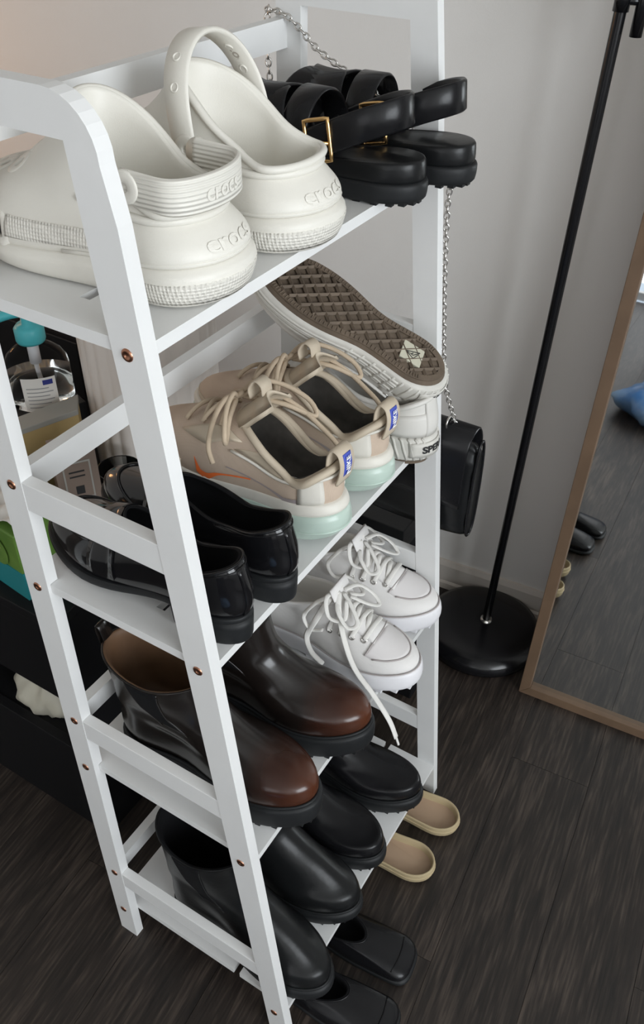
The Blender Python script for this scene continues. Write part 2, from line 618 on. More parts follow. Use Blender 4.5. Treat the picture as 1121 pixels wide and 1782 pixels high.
def ramp_mat(name, stops, axis, lo, hi, rough=.2, coat=.5, bump=.03, bscale=200, noise=.05):
    """colour that belongs to the thing and changes along one of its own axes (burnished leather)"""
    m = bpy.data.materials.new(name)
    m.use_nodes = True
    nt = m.node_tree
    b = nt.nodes['Principled BSDF']
    b.inputs['Roughness'].default_value = rough
    b.inputs['Coat Weight'].default_value = coat
    b.inputs['Coat Roughness'].default_value = .15
    tc = nt.nodes.new('ShaderNodeTexCoord')
    sp = nt.nodes.new('ShaderNodeSeparateXYZ')
    nt.links.new(tc.outputs['Object'], sp.inputs[0])
    n = nt.nodes.new('ShaderNodeTexNoise')
    n.inputs['Scale'].default_value = 14
    nt.links.new(tc.outputs['Object'], n.inputs['Vector'])
    ad = nt.nodes.new('ShaderNodeMath'); ad.operation = 'MULTIPLY_ADD'
    ad.inputs[1].default_value = noise
    nt.links.new(n.outputs['Fac'], ad.inputs[0])
    nt.links.new(sp.outputs[axis], ad.inputs[2])
    mr = nt.nodes.new('ShaderNodeMapRange')
    mr.inputs['From Min'].default_value = lo
    mr.inputs['From Max'].default_value = hi
    nt.links.new(ad.outputs[0], mr.inputs['Value'])
    r = nt.nodes.new('ShaderNodeValToRGB')
    els = r.color_ramp.elements
    els[0].position, els[0].color = stops[0][0], (*stops[0][1], 1)
    els[1].position, els[1].color = stops[-1][0], (*stops[-1][1], 1)
    for p, c in stops[1:-1]:
        e = els.new(p); e.color = (*c, 1)
    nt.links.new(mr.outputs['Result'], r.inputs['Fac'])
    nt.links.new(r.outputs['Color'], b.inputs['Base Color'])
    n2 = nt.nodes.new('ShaderNodeTexNoise'); n2.inputs['Scale'].default_value = bscale
    nt.links.new(tc.outputs['Object'], n2.inputs['Vector'])
    bm = nt.nodes.new('ShaderNodeBump'); bm.inputs['Strength'].default_value = bump; bm.inputs['Distance'].default_value = .002
    nt.links.new(n2.outputs['Fac'], bm.inputs['Height'])
    nt.links.new(bm.outputs['Normal'], b.inputs['Normal'])
    return m
M['brown'] = ramp_mat('burnished_brown_leather', [(0, (.009, .007, .006)), (.62, (.010, .007, .006)), (.82, (.034, .011, .006)), (1, (.088, .027, .012))], 'Y', 0.07, .315, rough=.24, coat=.15)
M['brown'].node_tree.nodes['Principled BSDF'].inputs['Specular IOR Level'].default_value = .38

def plank_material():
    m = bpy.data.materials.new('dark_wood_plank')
    m.use_nodes = True
    nt = m.node_tree
    b = nt.nodes['Principled BSDF']
    b.inputs['Roughness'].default_value = .48
    tc = nt.nodes.new('ShaderNodeTexCoord')
    oi = nt.nodes.new('ShaderNodeObjectInfo')
    cb = nt.nodes.new('ShaderNodeCombineXYZ')
    sc = nt.nodes.new('ShaderNodeMath'); sc.operation = 'MULTIPLY'; sc.inputs[1].default_value = 37
    nt.links.new(oi.outputs['Random'], sc.inputs[0])
    for i in range(3): nt.links.new(sc.outputs[0], cb.inputs[i])
    ad = nt.nodes.new('ShaderNodeVectorMath'); ad.operation = 'ADD'
    nt.links.new(tc.outputs['Object'], ad.inputs[0]); nt.links.new(cb.outputs[0], ad.inputs[1])
    def grain(scale, vec, det, dist):
        mp = nt.nodes.new('ShaderNodeMapping'); mp.inputs['Scale'].default_value = vec
        nt.links.new(ad.outputs[0], mp.inputs['Vector'])
        n = nt.nodes.new('ShaderNodeTexNoise'); n.inputs['Scale'].default_value = scale
        n.inputs['Detail'].default_value = det; n.inputs['Distortion'].default_value = dist
        nt.links.new(mp.outputs['Vector'], n.inputs['Vector'])
        return n
    fine = grain(14, (1.0, 16, 1), 6, .3)
    broad = grain(5, (.8, 4, 1), 4, 1.6)
    mx = nt.nodes.new('ShaderNodeMath'); mx.operation = 'MULTIPLY_ADD'; mx.inputs[1].default_value = .55
    nt.links.new(fine.outputs['Fac'], mx.inputs[0])
    m2 = nt.nodes.new('ShaderNodeMath'); m2.operation = 'MULTIPLY'; m2.inputs[1].default_value = .45
    nt.links.new(broad.outputs['Fac'], m2.inputs[0]); nt.links.new(m2.outputs[0], mx.inputs[2])
    r = nt.nodes.new('ShaderNodeValToRGB')
    e = r.color_ramp.elements
    e[0].position, e[0].color = .36, (.0060, .0040, .0030, 1)
    e[1].position, e[1].color = .66, (.064, .048, .0375, 1)
    k = e.new(.50); k.color = (.0190, .0134, .0102, 1)
    nt.links.new(mx.outputs[0], r.inputs['Fac'])
    hv = nt.nodes.new('ShaderNodeHueSaturation')
    mr = nt.nodes.new('ShaderNodeMapRange'); mr.inputs['To Min'].default_value = .9; mr.inputs['To Max'].default_value = 1.1
    nt.links.new(oi.outputs['Random'], mr.inputs['Value'])
    nt.links.new(mr.outputs['Result'], hv.inputs['Value'])
    nt.links.new(r.outputs['Color'], hv.inputs['Color'])
    nt.links.new(hv.outputs['Color'], b.inputs['Base Color'])
    bm = nt.nodes.new('ShaderNodeBump'); bm.inputs['Strength'].default_value = .35; bm.inputs['Distance'].default_value = .001
    nt.links.new(fine.outputs['Fac'], bm.inputs['Height']); nt.links.new(bm.outputs['Normal'], b.inputs['Normal'])
    return m
M['plank'] = plank_material()
# ================================================================ the setting
XW = 1.0515
XB, YL, YR, ZC = -3.45, 2.15, -2.40, 2.45      # room frame

def room_obj(name, v, f, m, **k):
    o = obj(name, v, f, m, **k)
    o.matrix_world = ROOM
    return tag(o, kind='structure')
fl = room_obj('floor', *box(XB, 0, YR, YL, -.03, -.0045), M['plank'])
pw, gap = .150, .00035
row = 0
y = YR - .06
while y < YL - .01:
    x = XB - (row * .437) % 1.2
    while x < 0:
        a, b_ = max(x, XB) + gap, min(x + 1.2, 0) - gap
        if b_ - a > .05:
            obj('plank', *box(a, b_, max(y, YR) + gap, min(y + pw, YL) - gap, -.0045, 0.0), M['plank'], fl)
        x += 1.2
    y += pw
    row += 1

room_obj('wall_far', *box(0, .1, YR - .1, YL + .1, -.03, ZC), M['wall'])
room_obj('wall_left', *box(XB - .1, 0, YL, YL + .1, -.03, ZC), M['wall'])
room_obj('ceiling', *box(XB - .1, .1, YR - .1, YL + .1, ZC, ZC + .08), M['ceil'])
def wall_with_opening(name, horizontal, p0, p1, a0, a1, z0, z1):
    """wall with one opening; runs along x if horizontal else along y"""
    mb = MB()
    lo, hi = (XB - .1, 0) if horizontal else (YR, YL)
    def bx(a, b, c, d):
        mb.add(*(box(a, b, p0, p1, c, d) if horizontal else box(p0, p1, a, b, c, d)))
    bx(lo, a0, -.03, ZC); bx(a1, hi, -.03, ZC)
    if z0 > 0: bx(a0, a1, -.03, z0)
    bx(a0, a1, z1, ZC)
    return room_obj(name, mb.v, mb.f, M['wall'])
wall_with_opening('wall_right', True, YR - .1, YR, -3.10, -1.30, .78, 2.32)
wall_with_opening('wall_back', False, XB - .1, XB, -.75, .45, 0, 2.20)
def window(name, horizontal, p, a0, a1, z0, z1):
    w = bpy.data.objects.new(name, None)
    COL.objects.link(w)
    w.matrix_world = ROOM
    tag(w, kind='structure')
    def bx(nm, a, b, c, d):
        obj(nm, *(box(a, b, p - .02, p + .02, c, d) if horizontal else box(p - .02, p + .02, a, b, c, d)), M['winframe'], w)
    for a, b, c, d in ((a0, a0 + .04, z0, z1), (a1 - .04, a1, z0, z1), (a0 + .04, a1 - .04, z0, z0 + .04), (a0 + .04, a1 - .04, z1 - .04, z1)):
        bx('window_frame', a, b, c, d)
    bx('mullion', (a0 + a1) / 2 - .015, (a0 + a1) / 2 + .015, z0 + .04, z1 - .04)
window('window_1', True, YR - .05, -3.10, -1.30, .78, 2.32)
window('door_1', False, XB - .05, -.75, .45, 0, 2.20)

v, f = prism([(0, 0), (0, .070), (-.006, .070), (-.011, .058), (-.013, .0)], 'y', YR, YL)
room_obj('baseboard_far', v, f, M['trim'])
v, f = prism([(-.013, 0), (-.013, .016), (-.019, .012), (-.024, 0)], 'y', YR, YL)
room_obj('trim_1', v, f, M['trim'])

# ================================================================ the white rack
L, T, W = .5116, .0148, .0328
AF, AB, D = .1016, .0, .329
Z1, Z2, Z3, Z4, SH = 1.1305, .7943, .4658, .0822, .0115
ZA, ZB, ZCR, HA = .9327, .5642, .1969, .0343
ZTB, ZTT, ZLEG = 1.2690, 1.3005, 1.218
yf = lambda z: AF * z
yb = lambda z: D - AB * z
rack = thing('shoe_rack', 'white painted four-tier ladder shoe rack filled with shoes', 'shoe rack', (0, 0, 0), raw=True)
screw_v, screw_f = lathe([(.0, .0006), (.0018, .0002), (.0022, .0010), (.0046, .0012), (.0056, .0004), (.0058, -.002)], 16, cap=False)
screw_me = None
def add_screw(leg, x, y, z, sgn):
    global screw_me
    if screw_me is None:
        o = obj('screw', screw_v, screw_f, M['screw'], leg, smooth=True)
        screw_me = o.data
    else:
        o = bpy.data.objects.new('screw', screw_me)
        COL.objects.link(o)
        o.parent = leg
    o.location = (x, y, z)
    o.rotation_euler = (0, sgn * PI / 2, 0)
def arch(x0, R=.043, up=0.0):
    ZTT = globals()['ZTT'] + up
    yo0, yo1 = yf(ZTT), yb(ZTT)
    out = [(yf(ZLEG), ZLEG)]
    for k in range(9):
        a = PI - k / 8 * PI / 2
        out.append((yo0 + R + R * math.cos(a), ZTT - R + R * math.sin(a)))
    for k in range(9):
        a = PI / 2 - k / 8 * PI / 2
        out.append((yo1 - R + R * math.cos(a), ZTT - R + R * math.sin(a)))
    out += [(yb(ZLEG), ZLEG), (yb(ZLEG) - W, ZLEG), (yb(ZTB) - W - .0, ZTB), (yf(ZTB) + W, ZTB), (yf(ZLEG) + W, ZLEG)]
    return prism(out, 'x', x0, x0 + T)
for x0, sg in ((0, -1), (L - T, 1)):
    obj('top_rail', *(arch(x0) if sg < 0 else arch(x0, .020, .012)), M['paint'], rack)
    lf = obj('leg', *prism([(yf(0), 0), (yf(0) + W, 0), (yf(ZLEG) + W, ZLEG), (yf(ZLEG), ZLEG)], 'x', x0, x0 + T), M['paint'], rack)
    lb = obj('leg', *prism([(yb(0) - W, 0), (yb(0), 0), (yb(ZLEG), ZLEG), (yb(ZLEG) - W, ZLEG)], 'x', x0, x0 + T), M['paint'], rack)
    for zt in (ZA, ZB, ZCR):
        zb_ = zt - HA
        obj('side_rail', *prism([(yf(zb_) + W, zb_), (yb(zb_) - W, zb_), (yb(zt) - W, zt), (yf(zt) + W, zt)], 'x', x0 + .0005, x0 + T - .0005), M['paint'], rack, bevel=.0006)
    xs = x0 - .0001 if sg < 0 else x0 + T + .0001
    for z in (Z1, Z2, Z3, Z4): add_screw(lf, xs, yf(z) + W * .5, z - .010, sg)
    for z in (Z2, Z3, Z4): add_screw(lb, xs, yb(z) - W * .5, z - .008, sg)
    for z in (ZA - .008, ZB - .008, ZCR - .008): add_screw(lb, xs, yb(z) - W * .55, z, sg)
for z in (Z1, Z2, Z3, Z4):
    a, b_ = yf(z) + .0005, yb(z) - .001
    e = .024 if z > .2 else .0       # end cleats that close the slot at both ends
    obj('shelf_slat', *box(T, L - T, a, a + .088, z - SH, z), M['paint'], rack)
    obj('shelf_slat', *box(T, L - T, a + .099, b_, z - SH, z), M['paint'], rack)
    if e:
        xe = .0015 if z > 1 else (.004 if z > .6 else .008)
        ya, ye = yf(z) + W + .0006, yb(z) - W - .0006
        for xa, xb, xc in ((xe, T, T + e), (L - xe, L - T, L - T - e)):
            # end cleat between the two legs, with a tongue that closes the slot
            mb = MB()
            mb.add(*box(min(xa, xb), max(xa, xb), ya, ye, z - SH, z))
            mb.add(*box(min(xb, xc), max(xb, xc), a + .088, a + .099, z - SH, z))
            mb.build('shelf_cleat', M['paint'], rack)
for zt, h in ((1.2555, .030), (.929, .030), (ZB - .002, .029), (ZCR - .002, .029)):
    y1 = yb(zt) - .0015
    obj('back_rail', *box(T, L - T, y1 - .0135, y1, zt - h, zt), M['paint'], rack)
# survey heights used to place the shoes on the shelves
Z1, Z2, Z3, Z4 = 1.1438, .8052, .4743, .0880
# ================================================================ shoes (local: heel at y=0, toe towards +y)
def lv(y0, y1, wh, wb, z, **k):
    d = dict(y0=y0, y1=y1, wh=wh, wb=wb, z=z)
    d.update(k)
    return d

def ell(p, q, n, ey):
    return [(p * math.cos(2 * PI * k / n), q * math.sin(2 * PI * k / n)) for k in range(n)]

def disc_on(bvh, c, ex, ey, d, a, b, off, n=14):
    o, ex, ey = Vector(c), Vector(ex), Vector(ey)
    v = [tuple(hit(bvh, o, d, off)[0])]
    for k in range(n):
        t = 2 * PI * k / n
        v.append(tuple(hit(bvh, o + ex * a * math.cos(t) + ey * b * math.sin(t), d, off)[0]))
    return v, [(0, 1 + k, 1 + (k + 1) % n) for k in range(n)]

# ---------------------------------------------------------------- chunky foam clog
def make_clog(label, loc, rotz, side, raised, bendx=0.0):
    t = thing('foam_clog', label, 'clog', loc, rotz, 'white foam clogs')
    xs = .010
    sole = loft([lv(.012, .266, .045, .053, [.001, .0, .0, .0005, .005], xs=xs),
                 lv(.002, .280, .053, .060, [.005, .004, .004, .004, .009], xs=xs),
                 lv(-.004, .290, .0570, .064, [.020, .018, .015, .013, .017], xs=xs),
                 lv(-.004, .290, .0570, .064, [.030, .026, .021, .018, .021], xs=xs),
                 lv(.002, .286, .053, .061, [.036, .032, .026, .022, .024], xs=xs)], 72, 4, side)
    obj('sole', *loft_mesh(sole, True, True), M['foam'], t, smooth=True)
    # dotted tread texture round the lower edge of the heel and the toe
    for a, b in ((-.20, .20), (.36, .64)):
        obj('textured_band', *uvpatch(sole, .28, .62, a, b, 5, 36, .0006), M['foam_band'], t, smooth=True)
    BL = [lv(.004, .284, .051, .059, [.035, .031, .025, .021, .023], xs=xs),
                 lv(.000, .286, .0545, .061, [.041, .037, .031, .027, .029], xs=xs),
                 lv(.003, .282, .053, .060, [.049, .046, .042, .041, .042], xs=xs),
                 lv(.011, .270, .049, .056, [.057, .055, .055, .055, .055], xs=xs),
                 lv(.018, .248, .045, .051, [.063, .062, .066, .068, .067], xs=xs),
                 lv(.022, .214, .0435, .046, [.067, .068, .078, .082, .078], xs=xs),
                 lv(.022, .178, .0430, .042, [.070, .072, .086, .103, .104], xs=xs, tt=.45),
                 lv(.022, .150, .0430, .041, [.071, .073, .090, .118, .136], xs=xs, tt=.5)]
    body = loft(BL, 72, 4, side)
    bv = bvh_of(body)
    fine = loft(BL, 288, 10, side)
    bvf = bvh_of(fine)
    nl = body.shape[0] - 1
    lip = body[int(.66 * nl)]
    obj('heel_lip', *tube([tuple(lip[k % 72] * np.array((1.0, 1, 1)) + np.array((0, 0, .001))) for k in range(-17, 18)], .0036, 8), M['foam'], t, smooth=True)
    holes = []
    poly = [(-.009, -.008), (.006, -.008), (.009, .0), (.004, .008), (-.009, .008)]
    def trapezoid(th):
        best = .02
        dx, dy = math.cos(th), math.sin(th)
        for k in range(5):
            (x0, y0), (x1, y1) = poly[k], poly[(k + 1) % 5]
            den = dx * (y1 - y0) - dy * (x1 - x0)
            if abs(den) < 1e-9: continue
            s = (x0 * (y1 - y0) - y0 * (x1 - x0)) / den
            u = (x0 * dy - y0 * dx) / den
            if s > 0 and -1e-6 <= u <= 1 + 1e-6: best = min(best, s)
        return best
    for sx in (-1, 1):
        holes.append(((sx * .12, .205, .036), (-sx, 0, 0), (0, 1, 0), None, trapezoid))
    for (hx, hy) in ((-.030, .196), (-.010, .200), (.014, .200), (.034, .194), (-.022, .222), (.002, .226), (.026, .220), (-.010, .246), (.016, .246)):
        holes.append(((side * (hx + .006), hy, .3), (0, 0, -1), (1, 0, 0), None, lambda th: .0050))
    cut, rims = punched(fine, bvf, holes)
    bo = obj('upper', *cut, M['foam'], t, smooth=True)
    for rv, rf in rims: obj('vent_rim', rv, rf, M['foam'], t, smooth=True)
    lin = lining_rings(body[-1], .006, .040, 6, .0)
    obj('rim', *tube(body[-1], .0036, 8, closed=True), M['foam'], t, smooth=True)
    obj('footbed', *loft_mesh(lin, False, True), M['foam'], t, smooth=True)
    # dotted belt round the toe, interrupted by the side vents
    for va, vb in ((.17, .306), (.342, .658), (.694, .83)):
        obj('textured_band', *uvpatch(body, .17, .36, va, vb, 5, 30, .0010), M['foam_band'], t, smooth=True)
    obj('heel_ridge', *uvpatch(body, .02, .12, -.24, .24, 3, 30, .0014), M['foam'], t, smooth=True)
    # raised lettering on the heel
    g = text_geo('crocs', .024, .0006)
    v, f = map_on(bv, g, (0, -.1, .049), (1, 0, 0), (0, 0, .62), (0, 1, 0), .0010)
    n0 = len(v)
    obj('lettering', v, f, M['foam'], t)
    # heel strap
    st_pts = []; wd = []
    N = 44
    for k in range(N):
        s = k / (N - 1)
        a = PI * s
        if raised:
            x = .0540 * math.cos(a) * side + .004 * side
            y = .112 + .022 * math.sin(a)
            z = .080 + .080 * math.sin(a) ** .8
            wdir = (0, 1, -.15)
        else:
            if s < .28: x, y = .0445, .070 - .037 * (s / .28)
            elif s > .72: x, y = -.0445, .033 + .037 * ((s - .72) / .28)
            else:
                b = (s - .28) / .44 * PI
                x, y = .0445 * math.cos(b), .033 - .022 * math.sin(b)
            x *= side
            z = .090 - .003 * math.sin(a)
            wdir = (0, .0, 1)
        st_pts.append((x, y, z)); wd.append(wdir)
    P = np.array(st_pts)
    for _ in range(3): P[1:-1] = (P[:-2] + 2 * P[1:-1] + P[2:]) / 4
    width = [.026 + .002 * math.sin(PI * k / (N - 1)) for k in range(N)]
    st = obj('strap', *strip(P, wd, width, .0048), M['foam_rib'] if not raised else M['foam'], t, smooth=True)
    for sx in (0, N - 1):
        p = P[sx]
        q = P[2 if sx == 0 else N - 3]
        sg = 1 if p[0] > 0 else -1
        c = (p[0] + sg * .0006, p[1] - .004, p[2])
        v, f = lathe([(.013, 0), (.0128, .0022), (.0115, .0032), (.0044, .0036), (.0038, .0031), (.0034, .0003), (.0003, .0002)], 24)
        m4 = Matrix.Translation(c) @ Matrix.Rotation(sg * PI / 2, 4, 'Y')
        obj('rivet', [tuple(m4 @ Vector(p_)) for p_ in v], f, M['foam'], st, smooth=True)
    if raised:
        for k in (7, 12, 31, 36):
            p = P[k]
            nrm = Vector((p[0], 0, p[2] - .10)).normalized()
            for sg, off in ((1, .0027), (-1, .0027)):
                obj('strap_eyelet', *torus(Vector(p) + nrm * sg * (off - .0004), .0036, .0009, nrm, 16, 6), M['foam'], st, smooth=True)
        p = P[33]
        nrm = Vector((p[0], 0, p[2] - .10)).normalized()
        tg = Vector(P[35] - P[31]).normalized()
        g = text_geo('crocs', .013, .0003)
        v, f = map_flat(g, Vector(p) - nrm * .0027, tg, Vector((0, 1, -.15)).normalized())
        obj('lettering', v, f, M['mark'], st)
    else:
        bvs = BVHTree.FromPolygons([Vector(q) for q in strip(P, wd, width, .0048)[0]], strip(P, wd, width, .0048)[1])
        g = text_geo('crocs', .018, .0004)
        v, f = map_on(bvs, g, (0, -.2, .087), (1, 0, 0), (0, 0, 1), (0, 1, 0), .0006)
        obj('lettering', v, f, M['foam'], st)
    return t

make_clog('ivory foam platform clog with its strap lowered behind the heel', (.105, .014, Z1), math.radians(1.5), 1, False)
make_clog('ivory foam platform clog with its strap flipped up over the opening', (.229, .006, Z1), math.radians(-2), -1, True)

# ---------------------------------------------------------------- black buckled sandal
def make_sandal(label, loc, rotz, side, lift=0.0):
    WF[0] = .90
    t = thing('sandal', label, 'sandal', loc, rotz, 'black buckled sandals')
    out = loft([lv(.006, .262, .033, .044, [.003, .001, .0, .002, .012], wa=.006),
                lv(.0, .268, .037, .048, [.006, .004, .003, .005, .015], wa=.006),
                lv(-.001, .269, .0375, .0485, [.020, .018, .016, .016, .024], wa=.006),
                lv(.002, .266, .035, .046, [.023, .021, .019, .019, .027], wa=.006)], 64, 3, side)
    obj('outsole', *loft_mesh(out, True, True), M['blk_rubber'], t, smooth=True)
    mb = MB()
    inr = shrink(out[1], .0036)
    for k in range(32):
        p = inr[k * 2]
        mb.add(*box(p[0] * .985 - .0035, p[0] * .985 + .0035, p[1] - .0035, p[1] + .0035, max(0, p[2] - .003), p[2] + .002))
    tag(mb.build('tread_lugs', M['blk_rubber'], t), kind='stuff')
    bed = loft([lv(.004, .264, .0335, .0445, [.022, .020, .018, .018, .026], wa=.006),
                lv(.002, .266, .035, .046, [.026, .024, .021, .021, .029], wa=.006),
                lv(.003, .265, .0345, .0455, [.041, .037, .030, .029, .037], wa=.006),
                lv(.007, .260, .031, .042, [.0435, .039, .032, .031, .039], wa=.006)], 64, 3, side)
    obj('footbed', *loft_mesh(bed, False, True), M['blk_soft'], t, smooth=True)
    ins = loft([lv(.009, .258, .0295, .040, [.0428, .0392, .032, .031, .039], wa=.006),
                lv(.012, .254, .027, .0375, [.0405, .0375, .031, .0302, .038], wa=.006)], 64, 2, side)
    obj('insole', *loft_mesh(ins, False, True), M['blk_leather'], t, smooth=True)
    # wide straps crossing over the forefoot
    def vamp(ya, yb_, h, w, xo):
        pts = []; wd = []
        for k in range(25):
            a = PI * k / 24
            x = math.cos(a) * .045
            pts.append((side * (x * .95 + xo), ya + (yb_ - ya) * k / 24, .026 + h * math.sin(a) ** .75))
            wd.append((side * -(yb_ - ya) * 2.0, .4, .06 * math.cos(a)))
        return obj('strap', *strip(pts, wd, w, .0042), M['blk_leather'], t, smooth=True)
    vamp(.205, .150, .060, .044, .002)
    vamp(.150, .205, .062, .040, .002)
    vamp(.120, .130, .066, .030, 0)
    # ankle strap looping round behind the heel
    pts = [(.046, .150, .036), (.046, .125, .043), (.044, .088, .060), (.038, .054, .075), (.021, .030, .083), (0, .022, .085), (-.021, .030, .083), (-.038, .054, .075), (-.044, .088, .060), (-.046, .125, .043), (-.046, .150, .036)]
    P = spline(pts, 50)
    P[:, 0] *= side * .92
    st = obj('heel_strap', *strip(P, (0, .12, 1), .030, .0045), M['blk_leather'], t, smooth=True)
    # square buckle on the outer side
    for sx, yy, zz in ((-1, .098, .0560),):
        c = Vector((sx * .0440, yy, zz))
        q = [(0, -.016, -.0155), (0, .010, -.0215), (0, .016, .0165), (0, -.010, .0225)]
        pts = []
        for i in range(4):
            a, b = Vector(q[i]), Vector(q[(i + 1) % 4])
            for k in range(6): pts.append(tuple(c + a.lerp(b, k / 6)))
        bk = obj('buckle', *tube(pts, .0021, 8, closed=True), M['gold'], st, smooth=True)
        obj('buckle_pin', *tube([tuple(c + Vector((sx * .001, -.012, 0))), tuple(c + Vector((sx * .0022, .0, 0))), tuple(c + Vector((sx * .001, .013, .001)))], .0018, 8), M['gold'], bk, smooth=True)
    return t
make_sandal('black leather sandal with a gold buckle standing next to the ivory clogs', (.372, -.016, Z1), math.radians(3), 1)
make_sandal('black leather sandal against the far side of the top shelf', (.445, -.036, Z1), math.radians(-1), -1)

# ---------------------------------------------------------------- polished penny loafer
def make_loafer(label, loc, rotz, side):
    WF[0] = .84
    t = thing('penny_loafer', label, 'loafer', loc, rotz, 'black penny loafers')
    heel = loft([lv(.002, .074, .031, .031, .0, tt=.10, nt=6, th=.6, wa=0, xs=0), lv(.0, .078, .0325, .033, .004, tt=.08, nt=6, th=.6, wa=0, xs=0), lv(-.001, .080, .034, .034, .029, tt=.08, nt=6, th=.6, wa=0, xs=0)], 48, 3, 1)
    obj('heel', *loft_mesh(heel, True, True), M['blk_rubber'], t, smooth=True)
    sole = loft([lv(.004, .276, .031, .046, [.028, .026, .010, .003, .016], wa=.006), lv(.0, .281, .034, .050, [.031, .028, .013, .006, .019], wa=.006),
                 lv(.0, .281, .034, .050, [.036, .033, .021, .015, .027], wa=.006), lv(.004, .277, .032, .047, [.037, .034, .022, .016, .028], wa=.006)], 64, 3, side)
    obj('sole', *loft_mesh(sole, True, True), M['blk_rubber'], t, smooth=True)
    up = loft([lv(.003, .272, .031, .045, [.036, .033, .022, .016, .027]),
               lv(-.002, .275, .034, .048, [.050, .046, .034, .028, .038]),
               lv(-.001, .268, .034, .046, [.068, .060, .047, .042, .049]),
               lv(.003, .248, .033, .040, [.083, .071, .058, .055, .058]),
               lv(.006, .212, .031, .033, [.093, .077, .066, .068, .068]),
               lv(.009, .176, .029, .029, [.098, .080, .071, .078, .084], tt=.45),
               lv(.010, .160, .0285, .0285, [.099, .081, .072, .081, .090], tt=.5)], 64, 4, side)
    obj('upper', *loft_mesh(up, False, False), M['blk_patent'], t, smooth=True)
    lin = inner_rings(up, .72, .003, .036)
    obj('lining', *loft_mesh(lin, False, True), M['blk_matte'], t, smooth=True)
    obj('topline', *tube(up[-1], .0016, 6, closed=True), M['blk_leather'], t, smooth=True)
    bv = bvh_of(up)
    # raised apron seam round the toe
    pts = []
    for k in range(31):
        a = -PI * .04 + PI * 1.08 * k / 30
        x = math.cos(a) * .033 + .006
        y = .185 + math.sin(a) * .062
        pts.append(tuple(hit(bv, (side * x, y, .3), (0, 0, -1), .0006)[0]))
    obj('apron_seam', *tube(pts, .0022, 8), M['blk_patent'], t, smooth=True)
    # saddle strap across the vamp
    grid = []
    for i in range(5):
        y = .158 + .034 * i / 4
        r = []
        for k in range(33):
            x = -.060 + .12 * k / 32
            a = PI * k / 32
            r.append((-math.cos(a) * .09 * side, y - .012 * abs(math.cos(a)), .030 + .16 * math.sin(a)))
        grid.append(r)
    cen = Vector((.004 * side, .17, .030))
    v = []; f = []
    nu, nv = 5, 33
    for lay in (.0024, .0):
        for r in grid:
            for o in r:
                o = Vector(o)
                p, n = hit(bv, o, Vector((cen.x, o.y, cen.z)) - o, lay)
                v.append(tuple(p))
    for i in range(nu - 1):
        for j in range(nv - 1): f.append((i * nv + j, i * nv + j + 1, (i + 1) * nv + j + 1, (i + 1) * nv + j))
    N = nu * nv
    for j in range(nv - 1):
        for i in (0, nu - 1): f.append((i * nv + j, i * nv + j + 1, N + i * nv + j + 1, N + i * nv + j))
    obj('saddle_strap', v, f, M['blk_patent'], t, smooth=True)
    # counter strip up the back of the heel
    v, f = patch(bv, [[(x, -.1, .036 + .058 * j / 8) for j in range(9)] for x in (-.005, -.0025, 0, .0025, .005)], (0, 1, 0), .0014)
    obj('heel_stay', v, f, M['blk_patent'], t, smooth=True)
    obj('counter_seam', *tube([tuple(up[17, (k - 14) % 64] + np.array((0, -.0003, 0))) for k in range(29)], .0009, 6), M['blk_leather'], t, smooth=True)
    return t
make_loafer('polished black penny loafer beside the white rack leg', (.0525, .008, Z2), math.radians(-2.5), 1)
make_loafer('polished black penny loafer beside the beige running shoe', (.120, .002, Z2), math.radians(-7.5), -1)

# ---------------------------------------------------------------- beige running shoe
SWOOSH = []
for k in range(26):
    s = k / 25
    # a tick: thick hooked belly on the left, long straight tail on the right
    x = -.5 + 1.0 * s
    lo = -.17 * math.exp(-((s - .20) / .17) ** 2) - .02 + .19 * max(0, s - .25) ** 1.0 * 1.25
    hi = .24 * max(0, 1 - s / .13) ** 1.2 - .045 * math.exp(-((s - .24) / .10) ** 2) + .235 * max(0, s - .2)
    lo = min(lo, hi - .002 * (1 - s) - .0005) if s > .02 else hi - .02
    SWOOSH.append((x, lo, hi))

